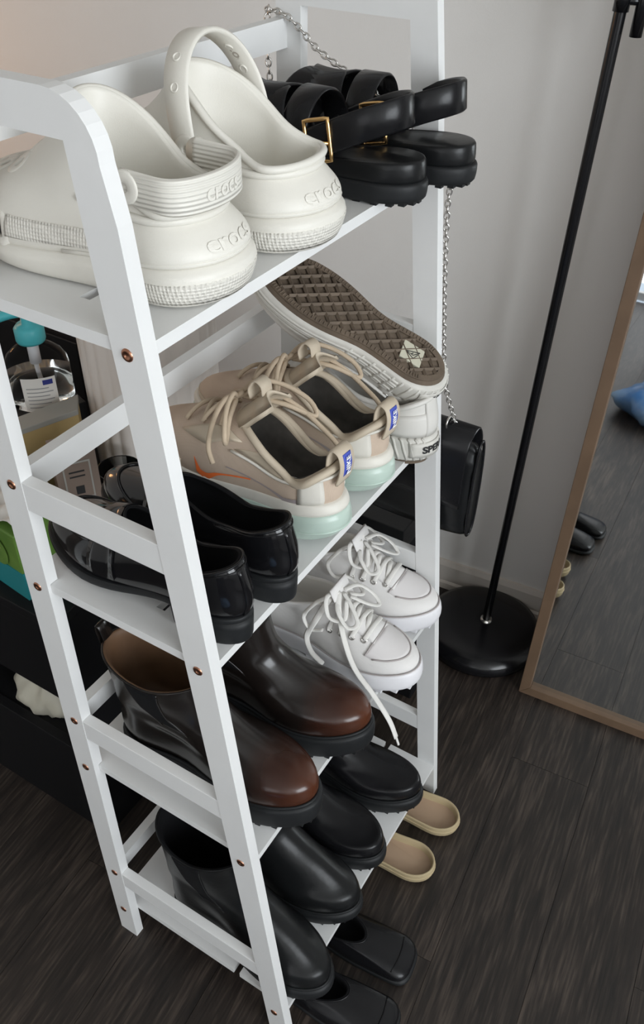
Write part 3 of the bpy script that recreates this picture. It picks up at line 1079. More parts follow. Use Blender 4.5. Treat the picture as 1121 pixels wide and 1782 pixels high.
def make_runner(label, loc, rotz, side, lat):
    """lat = sign of local x of the visible flank (-1: towards the near end of the rack)"""
    WF[0] = .88
    t = thing('running_shoe', label, 'sneaker', loc, rotz, 'beige running shoes')
    sole = loft([lv(.014, .262, .034, .044, [.008, .0, .0, .002, .022], wa=.006),
                 lv(.002, .282, .041, .051, [.012, .003, .003, .006, .028], wa=.006),
                 lv(-.008, .288, .0445, .053, [.026, .018, .014, .016, .034], wa=.007),
                 lv(-.008, .288, .0440, .052, [.040, .029, .023, .022, .038], wa=.007),
                 lv(-.004, .286, .0420, .051, [.047, .035, .027, .025, .039], wa=.007)], 64, 4, side)
    obj('outsole', *loft_mesh(sole, True, True), M['mint'], t, smooth=True)
    obj('sole_groove', *tube([tuple(sole[8, k] * np.array((1.004, 1, 1))) for k in range(64)], .0013, 6, closed=True), M['mint'], t, smooth=True)
    mid = loft([lv(-.002, .286, .040, .051, [.045, .033, .026, .024, .038], wa=.006),
                lv(-.006, .288, .0415, .052, [.051, .040, .033, .031, .045], wa=.006),
                lv(-.002, .284, .040, .051, [.059, .048, .041, .039, .052], wa=.006),
                lv(.003, .278, .037, .048, [.061, .050, .043, .041, .053], wa=.006)], 64, 4, side)
    obj('midsole', *loft_mesh(mid, False, True), M['cream_sole'], t, smooth=True)
    up = loft([lv(.003, .277, .037, .048, [.058, .047, .041, .040, .050]),
               lv(.001, .277, .038, .0485, [.068, .058, .053, .052, .060]),
               lv(.003, .266, .037, .046, [.081, .068, .069, .070, .071]),
               lv(.006, .240, .036, .041, [.091, .073, .083, .088, .083]),
               lv(.007, .200, .036, .037, [.098, .075, .092, .104, .099]),
               lv(.006, .160, .037, .035, [.103, .076, .095, .113, .114], tt=.4),
               lv(.005, .136, .038, .034, [.107, .077, .094, .116, .122], tt=.45)], 64, 4, side)
    obj('upper', *loft_mesh(up, False, False), M['mesh'], t, smooth=True)
    obj('collar', *tube(up[-1] + np.array((0, 0, -.001)), .0045, 8, closed=True), M['cream'], t, smooth=True)
    lin = inner_rings(up, .74, .005, .056)
    obj('lining', *loft_mesh(lin[:6], False, False), M['cream'], t, smooth=True)
    obj('insole', *loft_mesh(lin[5:], False, True), M['insole_dark'], t, smooth=True)
    bv = bvh_of(up)
    # smooth collar panel with a rope-like stitched edge
    nr = up.shape[0]
    obj('collar_panel', *uvpatch(up, .62, .99, -.27, .27, 6, 44, .0011), M['cream'], t, smooth=True)
    e = [up[int(.62 * (nr - 1)), k % 64] for k in range(-17, 18)]
    cen_e = np.mean(e, 0)
    obj('stitching', *tube([tuple(p + (p - cen_e) / np.linalg.norm((p - cen_e)[:2]) * np.array((.0022, .0022, 0))) for p in e], .0019, 6), M['cream_sole'], t, smooth=True)
    # heel counter pieces and pull tab with the woven label
    for sg in (-1, 1):
        obj('heel_overlay', *uvpatch(up, .02, .70, sg * .055, sg * .115, 6, 6, .0016), M['cream_sole'], t, smooth=True)
    pts = [(0, .000, .084), (0, -.004, .096), (0, -.0055, .110), (0, -.002, .123), (0, .006, .126), (0, .011, .117), (0, .0125, .102)]
    tb = obj('heel_tab', *strip(spline(pts, 24), (1, 0, 0), .026, .0040), M['cream'], t, smooth=True)
    obj('label_patch', *strip(spline([(-.001, -.0056, .096), (-.001, -.0078, .110), (-.001, -.0048, .1230)], 8), (1, 0, 0), .014, .0012), M['blue'], tb, smooth=True)
    g = text_geo('NIKE', .0105, .0003)
    v, f = map_flat(g, (-.001, -.0086, .1098), (0, .03, 1), (-1, 0, 0))
    obj('lettering', v, f, M['white_print'], tb)
    # orange tick on the flank and the large grey tick behind it
    gv, gf = polygrid(SWOOSH)
    dirx = -lat
    fy = -1
    v, f = map_on(bv, (gv, gf), (lat * .15, .138, .0515), (0, -.076, -.001), (0, 0, .060), (dirx, 0, 0), .0011)
    obj('side_mark', v, f, M['orange'], t)
    v, f = map_on(bv, (gv, gf), (lat * .15, .075, .057), (0, .115, .0), (0, 0, .055), (dirx, 0, 0), .0007)
    obj('side_mark', v, f, M['mesh_grey'], t)
    # toe bumper overlay
    obj('toe_overlay', *uvpatch(up, .02, .17, .32, .68, 4, 34, .0012), M['cream'], t, smooth=True)
    # tongue
    tp = spline([(.003, .168, .100), (.003, .150, .112), (.003, .132, .127), (.003, .114, .145), (.003, .100, .158)], 16)
    tp[:, 0] *= side
    v = []; f = []
    for lay in (0, 1):
        for i, p in enumerate(tp):
            w = .021 + .008 * i / 15
            for k in range(9):
                s = -1 + k / 4
                edge = 1 - .5 * max(0, (i - 12) / 3) ** 2
                v.append((p[0] + s * w * edge, p[1] - .016 * s * s - (.006 if lay else 0) * (1 - .3 * abs(s)), p[2] - .006 * s * s - .003 * lay))
    n9 = 16 * 9
    for i in range(15):
        for k in range(8):
            a = i * 9 + k
            f.append((a, a + 1, a + 10, a + 9)); f.append((n9 + a, n9 + a + 9, n9 + a + 10, n9 + a + 1))
    rim = [k for k in range(9)] + [i * 9 + 8 for i in range(1, 16)] + [15 * 9 + k for k in range(7, -1, -1)] + [i * 9 for i in range(14, 0, -1)]
    for a in range(len(rim)):
        b = (a + 1) % len(rim)
        f.append((rim[a], rim[b], rim[b] + n9, rim[a] + n9))
    tg = obj('tongue', v, f, M['cream'], t, smooth=True)
    tl = spline([(.003 * side, .118, .146), (.003 * side, .120, .157), (.003 * side, .112, .169), (.003 * side, .103, .166), (.003 * side, .101, .155)], 20)
    obj('tongue_loop', *strip(tl, (1, 0, 0), .018, .003), M['cream'], tg, smooth=True)
    # laces: bars, eyestay loops and the bow
    lace = []
    for i, y in enumerate((.196, .182, .168, .154)):
        h = []
        for k in range(13):
            s = -1 + k / 6
            x = side * .003 + s * (.021 + .002 * i)
            yy = y + .008 * s * (1 if i % 2 else -1)
            p, n = hit(bv, (x, yy, .4), (0, 0, -1), .0035)
            base = p.z
            h.append((x, yy, base + .004 * (1 - s * s)))
        lace.append(h)
    for h in lace: obj('lace', *tube(h, .0027, 7), M['lace_beige'], t, smooth=True)
    zt = .136
    cx = side * .003
    bows = [
        [(cx, 0.142, zt), (cx - .016, 0.136, zt + .013), (cx - .038, 0.128, zt + .004), (cx - .052, 0.120, zt - .018), (cx - .044, 0.125, zt - .030), (cx - .024, 0.136, zt - .016), (cx - .004, 0.141, zt - .001)],
        [(cx, 0.142, zt), (cx + .016, 0.130, zt + .016), (cx + .034, 0.106, zt + .012), (cx + .046, 0.078, zt - .004), (cx + .038, 0.064, zt - .016), (cx + .020, 0.094, zt - .002), (cx + .004, 0.138, zt)],
        [(cx, 0.142, zt), (cx - .014, 0.148, zt + .002), (cx - .034, 0.150, zt - .016), (cx - .050, 0.146, zt - .040), (cx - .054, 0.138, zt - .058)],
        [(cx, 0.142, zt), (cx + .018, 0.120, zt + .008), (cx + .030, 0.082, zt - .006), (cx + .035, 0.045, zt - .030), (cx + .034, 0.030, zt - .040)],
        [(cx - .006, 0.148, zt - .006), (cx, 0.136, zt + .007), (cx + .006, 0.146, zt - .004), (cx - .002, 0.152, zt - .010)]]
    for bpts in bows: obj('lace', *tube(spline(bpts, 30), .0029, 7), M['lace_beige'], t, smooth=True)
    # eyestay loop at the side
    for sg in (-1, 1):
        v, f = patch(bv, [[(sg * .045 + side * .003, y - .004 * abs(j - 2), .2 + .0 * j) for y in np.linspace(.150, .205, 9)] for j in range(5)], (0, 0, -1), .001) if False else uvpatch(up, .50, .80, .30 if sg > 0 else .63, .37 if sg > 0 else .70, 5, 7, .0018)
        obj('eyestay', v, f, M['cream'], t, smooth=True)
    return t
make_runner('beige running shoe with an orange tick beside the black loafers', (.226, .010, Z2), math.radians(-3), 1, -1)
make_runner('beige running shoe tucked beside the off-white boat sneaker', (.327, .010, Z2), math.radians(-4), -1, -1)

# ---------------------------------------------------------------- off-white platform boat sneaker
def make_boat(label, loc, rot, side, squash):
    WF[0] = .94
    t = thing('boat_sneaker', label, 'sneaker', loc, 0)
    t.rotation_mode = 'QUATERNION'
    t.rotation_quaternion = rot
    K = dict(wa=.006)
    sole = loft([lv(.004, .268, .034, .044, [.005, .003, .003, .004, .012], **K),
                 lv(-.002, .274, .038, .048, [.009, .007, .007, .008, .016], **K),
                 lv(-.003, .276, .039, .049, [.020, .018, .016, .016, .024], **K),
                 lv(-.001, .274, .038, .048, [.036, .034, .029, .026, .032], **K),
                 lv(.003, .270, .035, .045, [.040, .037, .032, .029, .035], **K)], 72, 4, side)
    so = obj('midsole', *loft_mesh(sole, True, True), M['offwhite_sole'], t, smooth=True)
    # slanted ribs moulded along the flanks and ribs round the sides
    for i, u in enumerate((.42, .52, .62, .72, .82)):
        r = sole[int(u * (sole.shape[0] - 1))]
        obj('midsole_rib', *tube([tuple(p) for p in r[10:63]], .0017, 6), M['offwhite_sole'], so, smooth=True)
    for sg in (-1, 1):
        mb = MB()
        for k in range(11):
            v0 = .035 + .019 * k
            pts = []
            for j in range(5):
                u = .30 + .62 * j / 4
                vv = (v0 + .018 * j / 4) * sg
                p = sole[int(u * (sole.shape[0] - 1)), int(round((vv % 1) * 72)) % 72]
                q = sole[int(u * (sole.shape[0] - 1)), (int((vv % 1) * 72) + 1) % 72]
                fr = (vv % 1) * 72 % 1
                a = sole[int(u * (sole.shape[0] - 1)), int((vv % 1) * 72) % 72]
                pts.append(tuple(a * (1 - fr) + q * fr))
            mb.add(*tube(pts, .0019, 6))
        tag(mb.build('heel_ribs', M['offwhite_sole'], so, smooth=True), kind='stuff')
    # brown outsole with raised lattice
    ot = loft([lv(.007, .265, .0315, .0415, [-.001, -.002, -.002, -.001, .006], **K), lv(.004, .268, .034, .044, [.004, .003, .003, .004, .012], **K)], 72, 1, side)
    osl = obj('outsole', *loft_mesh(ot, True, False), M['gum'], t, smooth=False)
    # outline helper: half-width of the outsole at y
    c0 = ot[0]
    def span(y):
        xs = []
        for k in range(72):
            a, b = c0[k], c0[(k + 1) % 72]
            if (a[1] - y) * (b[1] - y) < 0:
                xs.append(a[0] + (b[0] - a[0]) * (y - a[1]) / (b[1] - a[1]))
        return (min(xs), max(xs)) if len(xs) >= 2 else None
    zb = lambda y: float(np.interp(y, [.007, .06, .15, .21, .265], [-.001, -.002, -.002, -.001, .006]))
    def inside(x, y, m):
        s = span(y)
        if s is None: return False
        yy0, yy1 = .007 + m, .265 - m
        if not (yy0 < y < yy1): return False
        return s[0] + m < x < s[1] - m
    mb = MB()
    nb = 0
    stp = .0205
    for fam in (1, -1):
        for k in range(-8, 30):
            # line: y = k*stp + fam*x*1.15
            run = []
            for x in np.linspace(-.05, .06, 111):
                y = k * stp + fam * x * 1.15 + .0
                if inside(x, y, .0075): run.append((x, y))
                else:
                    if len(run) > 4:
                        mb.add(*tube([(p[0], p[1], zb(p[1]) - .0012) for p in (run[0], run[len(run) // 2], run[-1])], .0022, 4, flat=(.0024, .0030), up=(0, 0, 1)))
                    run = []
            if len(run) > 4:
                mb.add(*tube([(p[0], p[1], zb(p[1]) - .0012) for p in (run[0], run[len(run) // 2], run[-1])], .0022, 4, flat=(.0024, .0030), up=(0, 0, 1)))
    tag(mb.build('lattice_ridges', M['gum'], osl), kind='stuff')
    # border ring with cross ticks
    rg = MB()
    cc = c0.copy(); cen = c0.mean(0)
    inner = shrink(c0, .0075)
    rows = [c0 + np.array((0, 0, -.0001)), c0 + np.array((0, 0, -.0022)), inner + np.array((0, 0, -.0022)), inner]
    A = np.array(rows)
    A[:, :, 2] = np.array([[zb(p[1]) for p in r] for r in A]) + np.array([.0004, -.0020, -.0020, .0004])[:, None]
    v, f = loft_mesh(A, False, False)
    rg.add(v, f)
    rg.build('border', M['gum'], osl)
    mb = MB()
    for k in range(72):
        for fr in (0, .5):
            a = c0[k] * (1 - fr) + c0[(k + 1) % 72] * fr
            b = inner[k] * (1 - fr) + inner[(k + 1) % 72] * fr
            p, q = a * .82 + b * .18, a * .2 + b * .8
            p[2] = zb(p[1]) - .0024; q[2] = zb(q[1]) - .0024
            if p[1] > .03: mb.add(*tube([tuple(p), tuple(q)], .0008, 4))
    tag(mb.build('border_ticks', M['gum'], osl), kind='stuff')
    v, f = prism([(.0 + a * .0125, .052 + b * .0165) for a, b in ((-1, -.72), (1, -1), (1, .72), (-1, 1))], 'z', -.0052, -.001)
    pl = obj('badge', v, f, M['plate'], osl, bevel=.0006)
    logo = MB()
    for pts in ([(-.006, .044), (.001, .060), (.002, .050), (-.006, .044)], [(.002, .058), (.006, .048), (-.002, .045)], [(-.001, .051), (.002, .053)]):
        logo.add(*tube([(x, y, -.0054) for x, y in pts], .0006, 5))
    logo.build('emblem', M['ink'], pl)
    up = loft([lv(.003, .270, .035, .045, [.039, .036, .031, .028, .034], **K),
               lv(.001, .271, .036, .047, [.052, .047, .042, .040, .044], **K),
               lv(.003, .262, .035, .044, [.070, .060, .055, .053, .054], **K),
               lv(.006, .240, .033, .037, [.084, .068, .063, .064, .062], **K),
               lv(.008, .200, .032, .031, [.094, .073, .068, .076, .076], **K),
               lv(.010, .170, .031, .028, [.098, .075, .071, .086, .092], tt=.45, **K)], 64, 4, side)
    up[:, :, 2] = .036 + (up[:, :, 2] - .036) * squash
    obj('upper', *loft_mesh(up, False, False), M['offwhite'], t, smooth=True)
    obj('collar', *tube(up[-1], .0035, 8, closed=True), M['offwhite'], t, smooth=True)
    lin = lining_rings(up[-1], .005, .042, 4)
    obj('lining', *loft_mesh(lin, False, True), M['paper'], t, smooth=True)
    bv = bvh_of(up)
    obj('side_overlay', *uvpatch(up, .03, .52, -.16, .16, 5, 40, .0012), M['offwhite'], t, smooth=True)
    obj('heel_stay', *uvpatch(up, .03, .95, -.04, .04, 7, 8, .0018), M['offwhite'], t, smooth=True)
    for sg in (-1, 1):
        for y in (.052, .125):
            p, n = hit(bv, (sg * .2, y, .036 + .026 * squash), (-sg, 0, 0), .0016)
            obj('eyelet', *torus(p, .0038, .0010, n, 16, 6), M['silver'], t, smooth=True)
        pts = [tuple(hit(bv, (sg * .2, y, .036 + (.027 + .003 * math.sin(y * 60)) * squash), (-sg, 0, 0), .002)[0]) for y in np.linspace(.05, .165, 16)]
        obj('lace', *tube(pts, .0022, 7), M['lace_white'], t, smooth=True)
    # name on the heel
    bvs = bvh_of(sole)
    g = text_geo('SPERRY', .0125, .0006)
    v, f = map_on(bvs, g, (0, -.2, .023), (1.0, 0, 0), (0, 0, 1), (0, 1, 0), .0022)
    lb = obj('heel_plate', *patch(bvs, [[(x, -.2, z) for x in np.linspace(-.030, .030, 15)] for z in (.013, .018, .023, .028, .033)], (0, 1, 0), .0018), M['offwhite_sole'], so, smooth=True)
    obj('lettering', v, f, M['ink'], lb)
    # tongue and lacing
    grid = [[(side * .003 + s * .024, y, .3) for s in np.linspace(-1, 1, 9)] for y in np.linspace(.150, .215, 8)]
    obj('tongue', *patch(bv, grid, (0, 0, -1), .003), M['offwhite'], t, smooth=True)
    for y in (.175, .195):
        pts = [tuple(hit(bv, (side * .003 + s * .024, y + .006 * s, .3), (0, 0, -1), .006)[0]) for s in np.linspace(-1, 1, 11)]
        obj('lace', *tube(pts, .0026, 7), M['lace_white'], t, smooth=True)
    return t
from mathutils import Quaternion
make_boat('off-white platform boat sneaker standing upright under the overturned one', (.418, -.010, Z2), Quaternion((0, 0, 1), math.radians(-2)), 1, .88)
# overturned shoe: local y (heel to toe) and local -z (sole) directions in the room
def frame_quat(yv, nsole):
    yv = Vector(yv).normalized()
    z = -(Vector(nsole) - yv * Vector(nsole).dot(yv)).normalized()
    x = yv.cross(z)
    m = Matrix((x, yv, z)).transposed()
    return m.to_quaternion()
_h, _t = Vector(place(.430, -.022, .918)), Vector(place(.385, .225, 1.035))
make_boat('off-white boat sneaker lying upside down with its brown lattice outsole up', (.430, -.022, .918), frame_quat(_t - _h, (-.30, -.16, .93)), -1, .5)

# ---------------------------------------------------------------- ankle boots
def make_boot(name, label, group, loc, rotz, side, leather, lining, sole_h, shaft, elastic=True, tab=True, welt=True, slim=1.0):
    WF[0] = 1.0
    t = thing(name, label, 'boot', loc, rotz, group)
    h = sole_h
    K = dict(wa=.005)
    sole = loft([lv(.004, .278, .034, .045, [.002, .001, .006, .002, .012], **K),
                 lv(.0, .284, .038, .050, [.005, .004, .009, .005, .016], **K),
                 lv(-.001, .286, .0385, .0515, [h * .5, h * .5, h * .5, h * .5, h * .5 + .010], **K),
                 lv(-.001, .285, .0385, .051, [h - .004, h - .005, h - .006, h - .006, h + .004], **K),
                 lv(.002, .281, .036, .048, [h, h - .001, h - .002, h - .002, h + .008], **K)], 64, 4, side)
    so = obj('sole', *loft_mesh(sole, True, True), M['blk_rubber'], t, smooth=True)
    mb = MB()
    inr = shrink(sole[2], .0036)
    for k in range(32):
        p = inr[k * 2]
        if .085 < p[1] < .12: continue
        mb.add(*box(p[0] - .0035, p[0] + .0035, p[1] - .0035, p[1] + .0035, max(0, p[2] - .005), p[2] + .003))
    tag(mb.build('tread_lugs', M['blk_rubber'], so), kind='stuff')
    s = slim
    q = shaft
    up = loft([lv(.004, .276, .034 * s, .045, [h - .001, h - .003, h - .004, h - .004, h + .006], **K),
               lv(.000, .280, .036 * s, .048, [h + .016, h + .012, h + .010, h + .012, h + .020], **K),
               lv(.000, .274, .036 * s, .047, [h + min(.038, q * .25), h + min(.034, q * .22), h + min(.030, q * .21), h + min(.033, q * .22), h + .036], **K),
               lv(.002, .254, .036 * s, .042, [h + min(.055, q * .34), h + min(.050, q * .31), h + min(.048, q * .30), h + min(.048, q * .30), h + min(.046, q * .30)], tt=.40, **K),
               lv(.003, .216, .036 * s, .036, [h + q * .42, h + q * .40, h + q * .39, h + q * .375, h + q * .35], tt=.42, wa=0, xs=.006),
               lv(.002, .178, .037 * s, .036, [h + q * .535, h + q * .52, h + q * .505, h + q * .49, h + q * .465], tt=.42, wa=0, xs=.004),
               lv(-.001, .150, .041 * s, .040, [h + q * .66, h + q * .65, h + q * .63, h + q * .62, h + q * .60], tt=.42, th=.3, wa=0, xs=.002),
               lv(-.005, .139, .045 * s, .044, [h + q * .84, h + q * .82, h + q * .80, h + q * .82, h + q * .82], tt=.45, th=.4, wa=0, xs=0),
               lv(-.008, .136, .047 * s, .046, [h + q, h + q * .965, h + q * .915, h + q * .955, h + q * .985], tt=.45, th=.42, wa=0, xs=0)], 64, 4, side)
    obj('upper', *loft_mesh(up, False, False), leather, t, smooth=True)
    obj('topline', *tube(up[-1], .0017, 6, closed=True), leather, t, smooth=True)
    lin = inner_rings(up, .62, .0035, h + .05)
    obj('lining', *loft_mesh(lin, False, True), lining, t, smooth=True)
    if welt:
        w = sole[-2]
        obj('welt', *tube([tuple(p + np.array((0, 0, .0035))) for p in shrink(w, .002)], .0022, 6, closed=True), M['blk_rubber'], so, smooth=True)
    if elastic:
        for c in (.25, .75):
            g = obj('elastic_gore', *uvpatch(up, .60, .985, [c - .045 - .0 + .02 * (1 - i / 6) for i in range(7)], [c + .055 - .02 * (1 - i / 6) for i in range(7)], 7, 9, .0007), M['blk_matte'], t, smooth=True)
            for sg in (-1, 1):
                nr = up.shape[0] - 1
                pts = []
                for i in range(9):
                    u = .58 + .40 * i / 8
                    vv = c + sg * (.05 - .02 * (1 - i / 8)) + .005
                    k = (vv % 1) * 64
                    a = up[int(u * nr), int(k) % 64]; b = up[int(u * nr), (int(k) + 1) % 64]
                    pts.append(a + (b - a) * (k % 1))
                obj('seam', *tube(spline(pts, 16), .0011, 5), leather, g, smooth=True)
    if tab:
        p = up[-1][0]
        pts = [p + np.array((0, -.001, -.030)), p + np.array((0, -.004, -.010)), p + np.array((0, -.008, .012)), p + np.array((0, -.007, .022)), p + np.array((0, -.002, .016)), p + np.array((0, .003, -.006)), p + np.array((0, .006, -.022))]
        obj('pull_tab', *strip(spline(pts, 20), (1, 0, 0), .019, .0025), leather, t, smooth=True)
    # creases across the ankle
    bv = bvh_of(up)
    return t
B = PI
make_boot('ankle_boot', 'burnished brown chelsea boot beside the white rack leg', 'brown chelsea boots', (.068, .262, Z3), B + math.radians(6.5), 1, M['brown'], M['tan_lining'], .040, .146, slim=.92)
make_boot('ankle_boot', 'burnished brown chelsea boot beside the white canvas sneakers', 'brown chelsea boots', (.180, .258, Z3), B + math.radians(5.5), -1, M['brown'], M['tan_lining'], .040, .146, slim=.92)
make_boot('ankle_boot', 'smooth black tall ankle boot beside the white rack leg', 'tall black ankle boots', (.0665, .250, Z4), B + math.radians(.5), 1, M['blk_soft'], M['blk_matte'], .030, .205, elastic=True, tab=False)
make_boot('ankle_boot', 'smooth black tall ankle boot standing between two other black boots', 'tall black ankle boots', (.167, .270, Z4), B + math.radians(1), -1, M['blk_soft'], M['blk_matte'], .030, .205, elastic=True, tab=False)
make_boot('short_boot', 'black round-toed short boot with a thick welt beside the tall boots', 'short black boots', (.270, .280, Z4), B + math.radians(2), 1, M['blk_leather'], M['blk_matte'], .032, .115, elastic=False, tab=False)
make_boot('short_boot', 'black round-toed short boot with a thick welt at the end of the shelf', 'short black boots', (.376, .276, Z4), B + math.radians(3), -1, M['blk_leather'], M['blk_matte'], .032, .115, elastic=False, tab=False)

# ---------------------------------------------------------------- white canvas platform sneaker
def make_canvas(label, loc, rotz, side, loose):
    t = thing('canvas_sneaker', label, 'sneaker', loc, rotz, 'white canvas sneakers')
    K = dict(wa=.005, tt=.30)
    sole = loft([lv(.004, .268, .034, .044, [.006, .004, .004, .006, .016], **K),
                 lv(-.001, .276, .038, .0495, [.009, .007, .007, .009, .020], **K),
                 lv(-.002, .279, .039, .0505, [.022, .020, .019, .021, .032], **K),
                 lv(-.001, .277, .0385, .050, [.038, .034, .031, .033, .046], **K),
                 lv(.003, .273, .036, .047, [.042, .037, .034, .036, .050], **K)], 72, 4, side)
    so = obj('sole', *loft_mesh(sole, True, True), M['wht_rubber'], t, smooth=True)
    mb = MB()
    inr = shrink(sole[2], .0058)
    for k in range(20):
        i = int((k + .5) * 72 / 20)
        p = inr[i]
        mb.add(*box(p[0] - .0065, p[0] + .0065, p[1] - .006, p[1] + .006, max(0, p[2] - .006), p[2] + .003))
    tag(mb.build('tread_lugs', M['wht_rubber'], so, bevel=.001), kind='stuff')
    up = loft([lv(.004, .271, .035, .045, [.041, .036, .033, .035, .048], **K),
               lv(.002, .271, .0365, .047, [.054, .048, .043, .043, .056], **K),
               lv(.003, .262, .036, .044, [.072, .062, .056, .056, .064], **K),
               lv(.006, .238, .034, .037, [.088, .072, .069, .068, .072], wa=.003),
               lv(.008, .200, .033, .031, [.100, .080, .080, .083, .086], wa=.002),
               lv(.008, .165, .033, .029, [.108, .086, .088, .099, .106], tt=.45, wa=0),
               lv(.008, .148, .033, .029, [.110, .088, .091, .106, .116], tt=.5, wa=0)], 64, 4, side)
    obj('upper', *loft_mesh(up, False, False), M['canvas'], t, smooth=True)
    obj('topline', *tube(up[-1], .0025, 8, closed=True), M['canvas'], t, smooth=True)
    lin = lining_rings(up[-1], .004, .045, 4)
    obj('lining', *loft_mesh(lin, False, True), M['paper'], t, smooth=True)
    bv = bvh_of(up)
    # rubber toe cap with a grey outline
    cap = MB()
    grid = []
    n = 13
    yb0 = .212
    for i in range(9):
        row_ = []
        for j in range(n):
            s = -1 + 2 * j / (n - 1)
            r = i / 8
            y = yb0 - .006 * s * s + (.046 * math.sqrt(max(0, 1 - (s * .97) ** 2))) * r
            row_.append((side * .0085 + s * .033, y, .3))
        grid.append(row_)
    v, f = patch(bv, grid, (0, 0, -1), .0018, .003)
    tc = obj('toe_cap', v, f, M['canvas_cap'], t, smooth=True)
    ring_i = [8 * n + j for j in range(n)]
    e1 = [v[j] for j in range(n)]
    e2 = [v[k] for k in ring_i]
    obj('seam', *tube(spline(e1, 30), .0010, 5), M['seam'], tc, smooth=True)
    obj('seam', *tube(spline(e2, 40), .0012, 5), M['seam'], tc, smooth=True)
    obj('foxing_line', *tube([tuple(p) for p in sole[-2] + np.array((0, 0, .0015))], .0011, 5, closed=True), M['seam'], so, smooth=True)
    # tongue, eyestays, eyelets
    grid = [[(side * .004 + s * .022, y, .3) for s in np.linspace(-1, 1, 9)] for y in np.linspace(.152, .212, 9)]
    obj('tongue', *patch(bv, grid, (0, 0, -1), .0022), M['canvas'], t, smooth=True)
    tp = spline([(side * .003, .160, .104), (side * .003, .148, .122), (side * .003, .140, .140)], 8)
    obj('tongue_tip', *strip(tp, (1, 0, 0), .044, .004), M['canvas'], t, smooth=True)
    eyes = {1: [], -1: []}
    for sg in (-1, 1):
        for i, (y, x) in enumerate(((.200, .0275), (.183, .0290), (.166, .0300), (.149, .0315))):
            p, nn = hit(bv, (side * .005 + sg * x * 1.9, y - .002, .10), (-sg, 0, -.75), .0012)
            e = obj('eyelet', *torus(p, .0038, .0011, nn, 16, 6), M['silver'], t, smooth=True)
            eyes[sg].append((p, nn))
    # lacing: flat tapes running bar by bar across the tongue
    def tape(pts, w=.0036, n=26, th=.0012):
        P = spline(pts, n)
        obj('lace', *tube(P, w, 8, flat=(w, th), up=(0, .25, 1)), M['lace_white'], t, smooth=True)
    for i in range(4):
        a, na = eyes[1][i]; b, nb_ = eyes[-1][i]
        mid = (a + b) / 2
        top = hit(bv, (mid.x, mid.y, .4), (0, 0, -1), .007)[0]
        tape([tuple(a), tuple(a + na * .004 + (top - a) * .15), tuple(top + Vector((0, .001, 0))), tuple(b + nb_ * .004 + (top - b) * .15), tuple(b)])
        if i < 3:
            c, nc = eyes[-1][i + 1]
            m2 = hit(bv, (((a + c) / 2).x, ((a + c) / 2).y, .4), (0, 0, -1), .0045)[0]
            tape([tuple(a), tuple(m2), tuple(c)])
    # loose loops of lace piled on the tongue and hanging down
    cx = side * .004
    loops = [
        [(cx + .018, .150, .122), (cx + .032, .160, .118), (cx + .038, .178, .104), (cx + .024, .186, .104), (cx + .010, .168, .118), (cx, .150, .126)],
        [(cx - .004, .150, .128), (cx - .026, .160, .124), (cx - .042, .176, .102), (cx - .036, .190, .092), (cx - .018, .182, .104), (cx - .002, .160, .122)],
        [(cx + .004, .146, .130), (cx + .026, .138, .132), (cx + .040, .150, .112), (cx + .030, .168, .108), (cx + .008, .160, .122)],
        [(cx - .002, .144, .132), (cx - .026, .138, .130), (cx - .042, .152, .108), (cx - .030, .166, .106), (cx - .006, .158, .122)],
        [(cx + .012, .140, .126), (cx + .030, .122, .116), (cx + .040, .110, .094), (cx + .042, .122, .076), (cx + .038, .140, .080)]]
    for lp in loops: tape(lp, .0034)
    if loose: loose(tape, cx)
    return t
def loose_near(tape, cx):
    # long end falling over the flank and past the shelf edge, with its tip
    sx = 1
    tape([(cx + .006, .146, .130), (cx + .024, .156, .116), (cx + .042, .176, .082), (cx + .0545, .200, .050), (cx + .060, .232, .022), (cx + .064, .262, -.012), (cx + .066, .276, -.040)], .0046, 40, .0014)
    tape([(cx + .066, .276, -.040), (cx + .067, .281, -.052)], .0018, 6, .0016)
    tape([(cx + .016, .138, .124), (cx + .038, .128, .094), (cx + .048, .120, .066), (cx + .053, .130, .044), (cx + .054, .150, .030)], .0046, 26, .0014)
make_canvas('white canvas platform sneaker with a lace dangling past the shelf edge', (.331, .244, Z3), B + math.radians(2), 1, loose_near)
make_canvas('white canvas platform sneaker with laces bunched on its tongue by the far rack leg', (.428, .272, Z3), B + math.radians(3), -1, None)

